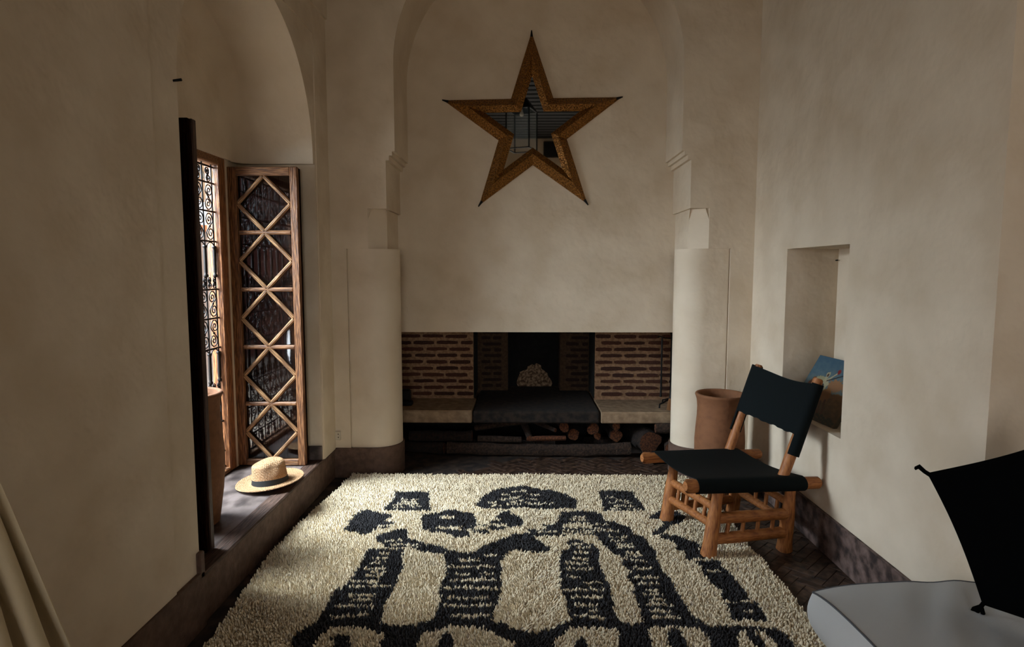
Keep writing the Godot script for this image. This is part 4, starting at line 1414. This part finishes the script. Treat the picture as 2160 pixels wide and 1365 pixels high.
# ---------------------------------------------------------------- fire tools
func fire_tools() -> void:
	var y := 0.351
	var t := thing("fire_tool_stand", "black iron fire tool stand on the bench by the right column", "tool stand", Vector3(1.148, y, -4.60))
	var g := Geo.new()
	g.tube(P3([Vector3(0, 0.04, 0), Vector3(0, 0.56, 0)]), F([0.008, 0.008]), 8)
	g.lathe(PackedVector2Array([Vector2(0, 0.555), Vector2(0.012, 0.56), Vector2(0.017, 0.573), Vector2(0.010, 0.587), Vector2(0, 0.59)]), 10)
	put("post", g, M.black_iron, t)
	g = Geo.new()
	g.tube(P3([Vector3(-0.085, 0.545, 0.02), Vector3(-0.06, 0.535, 0.012), Vector3(0, 0.53, 0), Vector3(0.05, 0.535, -0.01), Vector3(0.06, 0.545, -0.01)]), F([0.005, 0.005, 0.006, 0.005, 0.005]), 6)
	put("hook_bar", g, M.black_iron, t)
	for a in [2.6, 0.5, 4.4]:
		g = Geo.new()
		var d := Vector3(cos(a), 0, sin(a))
		g.tube(P3([Vector3(0, 0.06, 0), d * 0.03 + Vector3(0, 0.058, 0), d * 0.08 + Vector3(0, 0.04, 0), d * 0.11 + Vector3(0, 0.034, 0), d * 0.115 + Vector3(0, 0.004, 0)]), F([0.007, 0.007, 0.006, 0.006, 0.007]), 6)
		put("foot", g, M.black_iron, t)
	var p := thing("poker", "black iron poker hanging left of the tool stand post", "fire tool", Vector3(1.062, y + 0.09, -4.55))
	g = Geo.new()
	g.tube(P3([Vector3(0, 0.455, 0.004), Vector3(0, 0.43, 0), Vector3(0, 0.2, 0), Vector3(0, 0.05, 0), Vector3(-0.002, 0.0, 0)]), F([0.006, 0.007, 0.006, 0.0075, 0.009]), 8)
	put("shaft", g, M.black_iron, p)
	g = Geo.new()
	g.tube(P3([Vector3(0.004, 0.452, 0.0), Vector3(-0.012, 0.462, 0.006), Vector3(-0.03, 0.462, 0.010), Vector3(-0.034, 0.452, 0.01)]), F([0.006, 0.005, 0.005, 0.004]), 6)
	put("handle_hook", g, M.black_iron, p)
	p = thing("fire_shovel", "small black fire shovel hanging beside the tool stand post", "fire tool", Vector3(1.178, y + 0.085, -4.575))
	g = Geo.new()
	g.tube(P3([Vector3(0, 0.15, 0), Vector3(0, 0.45, 0)]), F([0.005, 0.006]), 6)
	put("shaft", g, M.black_iron, p)
	var rows := []
	for i in 5:
		var r := PackedVector3Array()
		for j in 7:
			var u := i / 4.0
			var v := j / 6.0 - 0.5
			r.append(Vector3(v * (0.075 if i > 0 else 0.04), 0.155 - 0.14 * u, 0.03 * v * v * 4.0 - 0.004))
		rows.append(r)
	g = Geo.new()
	g.sheet(rows, 0.003)
	put("blade", g, M.black_iron, p)
	p = thing("hearth_brush", "hearth brush with tan bristles leaning below the tool stand", "brush", Vector3(1.118, y, -4.50))
	g = Geo.new()
	g.tube(P3([Vector3(0.0, 0.0, 0), Vector3(0.002, 0.05, 0), Vector3(0.006, 0.085, -0.005)]), F([0.024, 0.020, 0.012]), 10)
	put("bristles", g, M.bristle, p)
	g = Geo.new()
	g.tube(P3([Vector3(0.006, 0.083, -0.005), Vector3(0.02, 0.2, -0.03), Vector3(0.03, 0.30, -0.055)]), F([0.012, 0.006, 0.006]), 8)
	put("handle", g, M.black_iron, p)
	t = thing("iron_box", "small black iron box half hidden behind the left column on the bench", "box", Vector3(-0.885, 0.358, -4.60))
	g = Geo.new()
	g.box(Vector3(-0.05, 0, -0.03), Vector3(0.045, 0.035, 0.03), 0.008)
	put("base", g, M.black_iron, t)
	g = Geo.new()
	g.box(Vector3(-0.045, 0.035, -0.022), Vector3(0.03, 0.125, 0.022), 0.012)
	put("body", g, M.black_iron, t)

# ---------------------------------------------------------------- painting in the niche
func niche_painting() -> void:
	var W := 0.42
	var H := 0.36
	var im := Image.create(210, 180, false, Image.FORMAT_RGB8)
	var q := FastNoiseLite.new()
	q.frequency = 0.03
	q.seed = 3
	var blob := func(c: Vector2, r: Vector2, col: Color, soft: float):
		for y in range(maxi(0, int(c.y - r.y * 1.3)), mini(180, int(c.y + r.y * 1.3))):
			for x in range(maxi(0, int(c.x - r.x * 1.3)), mini(210, int(c.x + r.x * 1.3))):
				var d := Vector2((x - c.x) / r.x, (y - c.y) / r.y).length() + soft * q.get_noise_2d(x * 3.0, y * 3.0)
				if d < 1.0:
					im.set_pixel(x, y, im.get_pixel(x, y).lerp(col, clampf((1.0 - d) * 5.0, 0, 1)))
	var stroke := func(a: Vector2, b: Vector2, r: float, col: Color):
		var n := int(a.distance_to(b) / 1.5) + 1
		for i in n + 1:
			blob.call(a.lerp(b, float(i) / n), Vector2(r, r), col, 0.3)
	for y in 180:
		for x in 210:
			var k := q.get_noise_2d(x, y * 1.6)
			var sky := Color(0.25, 0.42, 0.52).lerp(Color(0.50, 0.58, 0.58), clampf(y / 100.0 + k * 0.35, 0, 1))
			var land := Color(0.66, 0.46, 0.26).lerp(Color(0.38, 0.28, 0.15), clampf((y - 100) / 70.0 + k * 0.6, 0, 1))
			im.set_pixel(x, y, sky if y < 92 + k * 14 else land)
	# a rider in white robes on a rearing chestnut horse, dust behind
	blob.call(Vector2(132, 74), Vector2(36, 20), Color(0.72, 0.50, 0.32), 0.5)
	blob.call(Vector2(86, 112), Vector2(40, 22), Color(0.62, 0.33, 0.12), 0.3)
	blob.call(Vector2(112, 106), Vector2(24, 24), Color(0.72, 0.45, 0.15), 0.3)
	stroke.call(Vector2(54, 104), Vector2(36, 72), 10.0, Color(0.60, 0.34, 0.14))
	stroke.call(Vector2(36, 72), Vector2(22, 84), 6.0, Color(0.52, 0.29, 0.12))
	for l in [[Vector2(66, 128), Vector2(50, 162)], [Vector2(78, 130), Vector2(74, 168)], [Vector2(110, 126), Vector2(122, 166)], [Vector2(124, 120), Vector2(140, 158)]]:
		stroke.call(l[0], l[1], 4.5, Color(0.44, 0.24, 0.11))
	blob.call(Vector2(80, 78), Vector2(22, 26), Color(0.86, 0.82, 0.66), 0.4)
	blob.call(Vector2(58, 66), Vector2(20, 10), Color(0.78, 0.74, 0.56), 0.5)
	blob.call(Vector2(82, 92), Vector2(7, 16), Color(0.10, 0.10, 0.12), 0.3)
	blob.call(Vector2(80, 48), Vector2(9, 9), Color(0.82, 0.76, 0.60), 0.3)
	blob.call(Vector2(80, 50), Vector2(4, 5), Color(0.30, 0.17, 0.10), 0.2)
	stroke.call(Vector2(84, 70), Vector2(112, 40), 3.0, Color(0.84, 0.78, 0.62))
	blob.call(Vector2(116, 34), Vector2(7, 8), Color(0.62, 0.10, 0.09), 0.3)
	stroke.call(Vector2(88, 66), Vector2(168, 28), 1.8, Color(0.09, 0.09, 0.10))
	for i in 40:
		blob.call(Vector2(20 + fmod(i * 37.0, 180.0), 160 + fmod(i * 13.0, 18.0)), Vector2(7, 4), Color(0.22, 0.22, 0.13), 0.5)
	var m := StandardMaterial3D.new()
	m.resource_name = "painted_canvas"
	m.albedo_color = grey(0.72)
	m.albedo_texture = ImageTexture.create_from_image(im)
	m.roughness = 0.55
	# stands on the niche floor, leaning far back
	var t := thing("painting", "small unframed painting of a robed rider leaning in the wall niche", "painting", Vector3(1.545, 0.607, -3.215))
	t.basis = Basis(Vector3(0, 0, 1), Vector3(0.50, 0.866, 0).normalized(), Vector3(-0.866, 0.50, 0).normalized())
	t.rotate_y(0.10)
	var g := Geo.new()
	g.box(Vector3(-W / 2, 0, -0.022), Vector3(W / 2, H, -0.0015), 0.002)
	put("stretcher", g, M.canvas_edge, t)
	g = Geo.new()
	var a := Vector3(-W / 2, 0, 0)
	var b := Vector3(W / 2, 0, 0)
	var c := Vector3(W / 2, H, 0)
	var d := Vector3(-W / 2, H, 0)
	var n := Vector3(0, 0, 1)
	g.tri(a, b, c, n, n, n, Vector2(0, 1), Vector2(1, 1), Vector2(1, 0))
	g.tri(a, c, d, n, n, n, Vector2(0, 1), Vector2(1, 0), Vector2(0, 0))
	put("canvas", g, m, t)

# ---------------------------------------------------------------- daybed with cushion
func daybed() -> void:
	var g := Geo.new()
	var base := thing("daybed", "low wooden daybed base in the recess under the pale mattress", "daybed", Vector3(1.6, 0, -0.85))
	g.box(Vector3(-0.58, 0.13, -1.07), Vector3(0.78, 0.185, 1.1), 0.01)
	put("platform", g, M.daybed_wood, base)
	for p in [Vector2(-0.4, -1.0), Vector2(0.7, -1.0), Vector2(-0.4, 1.0), Vector2(0.7, 1.0)]:
		g = Geo.new()
		g.box(Vector3(p.x - 0.035, 0, p.y - 0.035), Vector3(p.x + 0.035, 0.13, p.y + 0.035), 0.006)
		put("leg", g, M.daybed_wood, base)
	var t := thing("mattress", "pale grey daybed mattress with piped edges in the lower right corner", "mattress", Vector3(1.6, 0.186, -0.85))
	var x0 := -0.632
	var x1 := 0.75
	var za := -1.085
	var zb := 1.05
	var h := func(x: float, z: float) -> float:
		var e := minf(minf(x - x0, x1 - x), minf(z - za, zb - z))
		var k := Vector2(x - x0, z - za).length()
		var y := 0.192 + 0.008 * (1.0 - exp(-maxf(0.0, e) / 0.15)) - 0.042 * exp(-k / 0.13)
		# pressed in by the cushion, with creases running from it
		var d := Vector2(x - (-0.15), z - (-0.80)).length()
		y -= 0.018 * exp(-d * d / 0.03)
		y += 0.006 * sin((x * 0.8 + z * 0.6) * 46.0) * exp(-pow((d - 0.22) / 0.1, 2.0))
		return y
	var nx := 64
	var nz := 80
	var rows := []
	for i in nz:
		var r := PackedVector3Array()
		for j in nx:
			var x := lerpf(x0, x1, j / float(nx - 1))
			var z := lerpf(za, zb, i / float(nz - 1))
			r.append(Vector3(x, h.call(x, z), z))
		rows.append(r)
	g = Geo.new()
	g.sheet(rows, 0.0, true)
	# the four upright sides, a little hollow
	var ring := PackedVector2Array()
	for j in nx: ring.append(Vector2(lerpf(x0, x1, j / float(nx - 1)), za))
	for i in range(1, nz): ring.append(Vector2(x1, lerpf(za, zb, i / float(nz - 1))))
	for j in range(1, nx): ring.append(Vector2(lerpf(x1, x0, j / float(nx - 1)), zb))
	for i in range(1, nz): ring.append(Vector2(x0, lerpf(zb, za, i / float(nz - 1))))
	rows = []
	for k in 9:
		var u := k / 8.0
		var r := PackedVector3Array()
		for p in ring:
			var top: float = h.call(p.x, p.y)
			var c := Vector2((x0 + x1) / 2, (za + zb) / 2)
			var inn := -0.012 * sin(u * PI) + (0.02 * pow(1.0 - u, 4.0))
			var o := Vector2(signf(p.x - c.x) if absf(absf(p.x - c.x) - (x1 - x0) / 2) < 1e-4 else 0.0, signf(p.y - c.y) if absf(absf(p.y - c.y) - (zb - za) / 2) < 1e-4 else 0.0)
			r.append(Vector3(p.x - o.x * inn, top * u, p.y - o.y * inn))
		rows.append(r)
	g.sheet(rows)
	g.quad(Vector3(x0 + 0.02, 0, za + 0.02), Vector3(x1 - 0.02, 0, za + 0.02), Vector3(x1 - 0.02, 0, zb - 0.02), Vector3(x0 + 0.02, 0, zb - 0.02), Vector3.DOWN)
	put("ticking", g, M.mattress, t)
	g = Geo.new()
	var pp := []
	var pr := []
	for p in ring:
		pp.append(Vector3(p.x, h.call(p.x, p.y) - 0.001, p.y))
		pr.append(0.0032)
	g.tube(P3(pp), F(pr), 6, false)
	put("piping", g, M.piping, t)
	# black cushion leaning on the end of the wall
	var A := Vector3(1.315, 0.745, -1.93)
	var B := Vector3(1.385, 0.40, -1.755)
	var C := Vector3(1.60, 0.40, -1.40)
	var D := Vector3(1.50, 1.01, -1.56)
	var cu := thing("cushion", "black woven cushion with corner tassels leaning above the pale mattress", "cushion", B)
	rows = []
	var away := (C - B).cross(A - B).normalized()
	if away.x > 0: away = -away
	var n := 33
	for side in [1.0, -1.0]:
		rows = []
		for i in n:
			var v := i / float(n - 1)
			var r := PackedVector3Array()
			for j in n:
				var u := j / float(n - 1)
				# edges curve in a little between the pulled-out corners
				var uu := u + 0.028 * (1.0 - 2.0 * u) * sin(v * PI)
				var vv := v + 0.028 * (1.0 - 2.0 * v) * sin(u * PI)
				var p := A.lerp(D, uu).lerp(B.lerp(C, uu), vv)
				var fat := 0.085 * pow(maxf(0.0, sin(u * PI) * sin(v * PI)), 0.55)
				r.append(p - B + away * side * fat + Vector3(0.0, 0.004 * sin(u * 14.0 + v * 6.0), 0) * fat / 0.075)
			rows.append(r)
		g = Geo.new() if side > 0 else g
		var du: Vector3 = rows[17][16] - rows[15][16]
		var dv: Vector3 = rows[16][17] - rows[16][15]
		g.sheet(rows, 0.0, du.cross(dv).dot(away * side) < 0.0)
	put("cover", g, M.black_wool, cu)
	for k in 4:
		var p: Vector3 = [A, B, C, D][k]
		var mid := (A + B + C + D) / 4
		var o := (p - mid).normalized()
		g = Geo.new()
		for s in 5:
			var d := (o + Vector3(rng.randf_range(-0.5, 0.5), rng.randf_range(-0.3, 0.5), rng.randf_range(-0.5, 0.5))).normalized()
			g.tube(P3([p - B - o * 0.012, p - B + o * 0.008, p - B + d * 0.022 + o * 0.008, p - B + d * 0.026 + o * 0.012 + Vector3(-0.004, -0.012, 0)]), F([0.007, 0.0065, 0.006, 0.004]), 6)
		put("tassel", g, M.black_wool, cu)

# ---------------------------------------------------------------- curtain of the doorway beside the camera
func curtain() -> void:
	var t := thing("curtain", "cream cotton curtain falling in soft folds at the lower left edge", "curtain", Vector3(-1.15, 0, -1.0))
	var rows := []
	for i in 49:
		var u := i / 48.0
		var y := lerpf(2.45, 0.03, u)
		# gathered at a tie, then spreading towards the floor
		var pinch := exp(-pow((y - 1.35) / 0.35, 2.0))
		var zn := lerpf(0.04, 0.03, pinch)
		var zf := -0.13
		if y < 1.35:
			zf = -0.10 - 0.235 * (1.35 - y) / 0.6 * 0.9
			zf = maxf(zf, -0.46)
			zn = 0.03
		var r := PackedVector3Array()
		for j in 61:
			var v := j / 60.0
			var amp := 0.035 * (1.0 - 0.5 * pinch)
			r.append(Vector3(0.012 + amp * sin(v * TAU * 5.0 + 0.6 * sin(y * 2.0) + 0.5), y, lerpf(zn, zf, v) + 0.012 * sin(v * TAU * 10.0 + y * 3.0)))
		rows.append(r)
	var g := Geo.new()
	g.sheet(rows, 0.003)
	put("cloth", g, M.curtain, t)
	g = Geo.new()
	var pp := []
	var pr := []
	for k in 25:
		var a := TAU * k / 24
		pp.append(Vector3(0.012 + cos(a) * 0.06, 1.36 + 0.02 * sin(a), -0.01 + sin(a) * 0.11))
		pr.append(0.008)
	g.tube(P3(pp), F(pr), 6, false)
	put("tie", g, M.curtain, t)
	var rod := thing("curtain_rod", "dark rod over the doorway beside the camera", "curtain rod", Vector3(-1.13, 2.46, -0.05))
	g = Geo.new()
	g.tube(P3([Vector3(0, 0, -0.95), Vector3(0, 0, 0.95)]), F([0.013, 0.013]), 8)
	for z in [-0.85, 0.85]:
		g.tube(P3([Vector3(0, 0, z), Vector3(-0.125, 0, z)]), F([0.008, 0.008]), 6)
	put("rod", g, M.black_iron, rod)

func small_things() -> void:
	# socket at the corner of the left pier
	var t := thing("wall_socket", "small old wall socket at the left pier corner above the sill", "socket", Vector3(-1.235, 0.29, -3.975))
	var g := Geo.new()
	g.box(Vector3(-0.02, -0.03, -0.002), Vector3(0.02, 0.03, 0.009), 0.003)
	put("plate", g, M.white_plastic, t)
	for y in [-0.011, 0.011]:
		g = Geo.new()
		g.lathe(PackedVector2Array([Vector2(0, 0.0), Vector2(0.0035, 0.0), Vector2(0.0035, 0.0015), Vector2(0, 0.0015)]), 10, Transform3D(Basis(Vector3(1, 0, 0), PI / 2), Vector3(0.004, y, 0.0085)))
		put("hole", g, M.black_iron, t)
	t = thing("nail", "dark nail in the left wall above the dark shutter", "nail", Vector3(-1.26, 2.082, -2.235))
	g = Geo.new()
	g.tube(P3([Vector3(-0.01, 0, 0), Vector3(0.03, 0.004, 0)]), F([0.004, 0.0055]), 8)
	put("shank", g, M.black_iron, t)
	t = thing("nail", "tiny dark nail high in the far corner of the wall niche", "nail", Vector3(1.785, 1.455, -3.476))
	g = Geo.new()
	g.tube(P3([Vector3(0, 0, -0.006), Vector3(0, 0.001, 0.014)]), F([0.003, 0.004]), 8)
	put("shank", g, M.black_iron, t)
	# glass lantern over the camera, seen in the mirror
	t = thing("lantern", "dark metal glass lantern hanging from the ceiling, seen in the star mirror", "lantern", Vector3(0.0, 3.1, 0.0), 0.35)
	for x in [-0.17, 0.17]:
		for z in [-0.17, 0.17]:
			g = Geo.new()
			g.box(Vector3(x - 0.009, 0, z - 0.009), Vector3(x + 0.009, 0.56, z + 0.009), 0.003)
			put("post", g, M.black_iron, t)
	for y in [0.0, 0.545]:
		for k in 4:
			g = Geo.new()
			g.box(Vector3(-0.17, y, 0.161), Vector3(0.17, y + 0.016, 0.179), 0.003)
			put("edge_bar", g, M.black_iron, t, Transform3D(Basis(Vector3.UP, k * PI / 2), Vector3.ZERO))
	for k in 4:
		g = Geo.new()
		g.box(Vector3(-0.16, 0.016, 0.169), Vector3(0.16, 0.545, 0.171))
		put("pane", g, M.lantern_glass, t, Transform3D(Basis(Vector3.UP, k * PI / 2), Vector3.ZERO))
	g = Geo.new()
	g.lathe(PackedVector2Array([Vector2(0.25, 0.56), Vector2(0.10, 0.72), Vector2(0.03, 0.76), Vector2(0.0, 0.77)]), 4, Transform3D(Basis(Vector3.UP, PI / 4), Vector3.ZERO))
	put("cap", g, M.black_iron, t)
	g = Geo.new()
	g.tube(P3([Vector3(0, 0.76, 0), Vector3(0, 1.09, 0)]), F([0.006, 0.006]), 6)
	put("chain", g, M.black_iron, t)
	g = Geo.new()
	g.lathe(PackedVector2Array([Vector2(0, 0.47), Vector2(0.022, 0.48), Vector2(0.03, 0.505), Vector2(0.014, 0.545), Vector2(0.012, 0.57)]), 14)
	put("bulb", g, M.white_plastic, t)
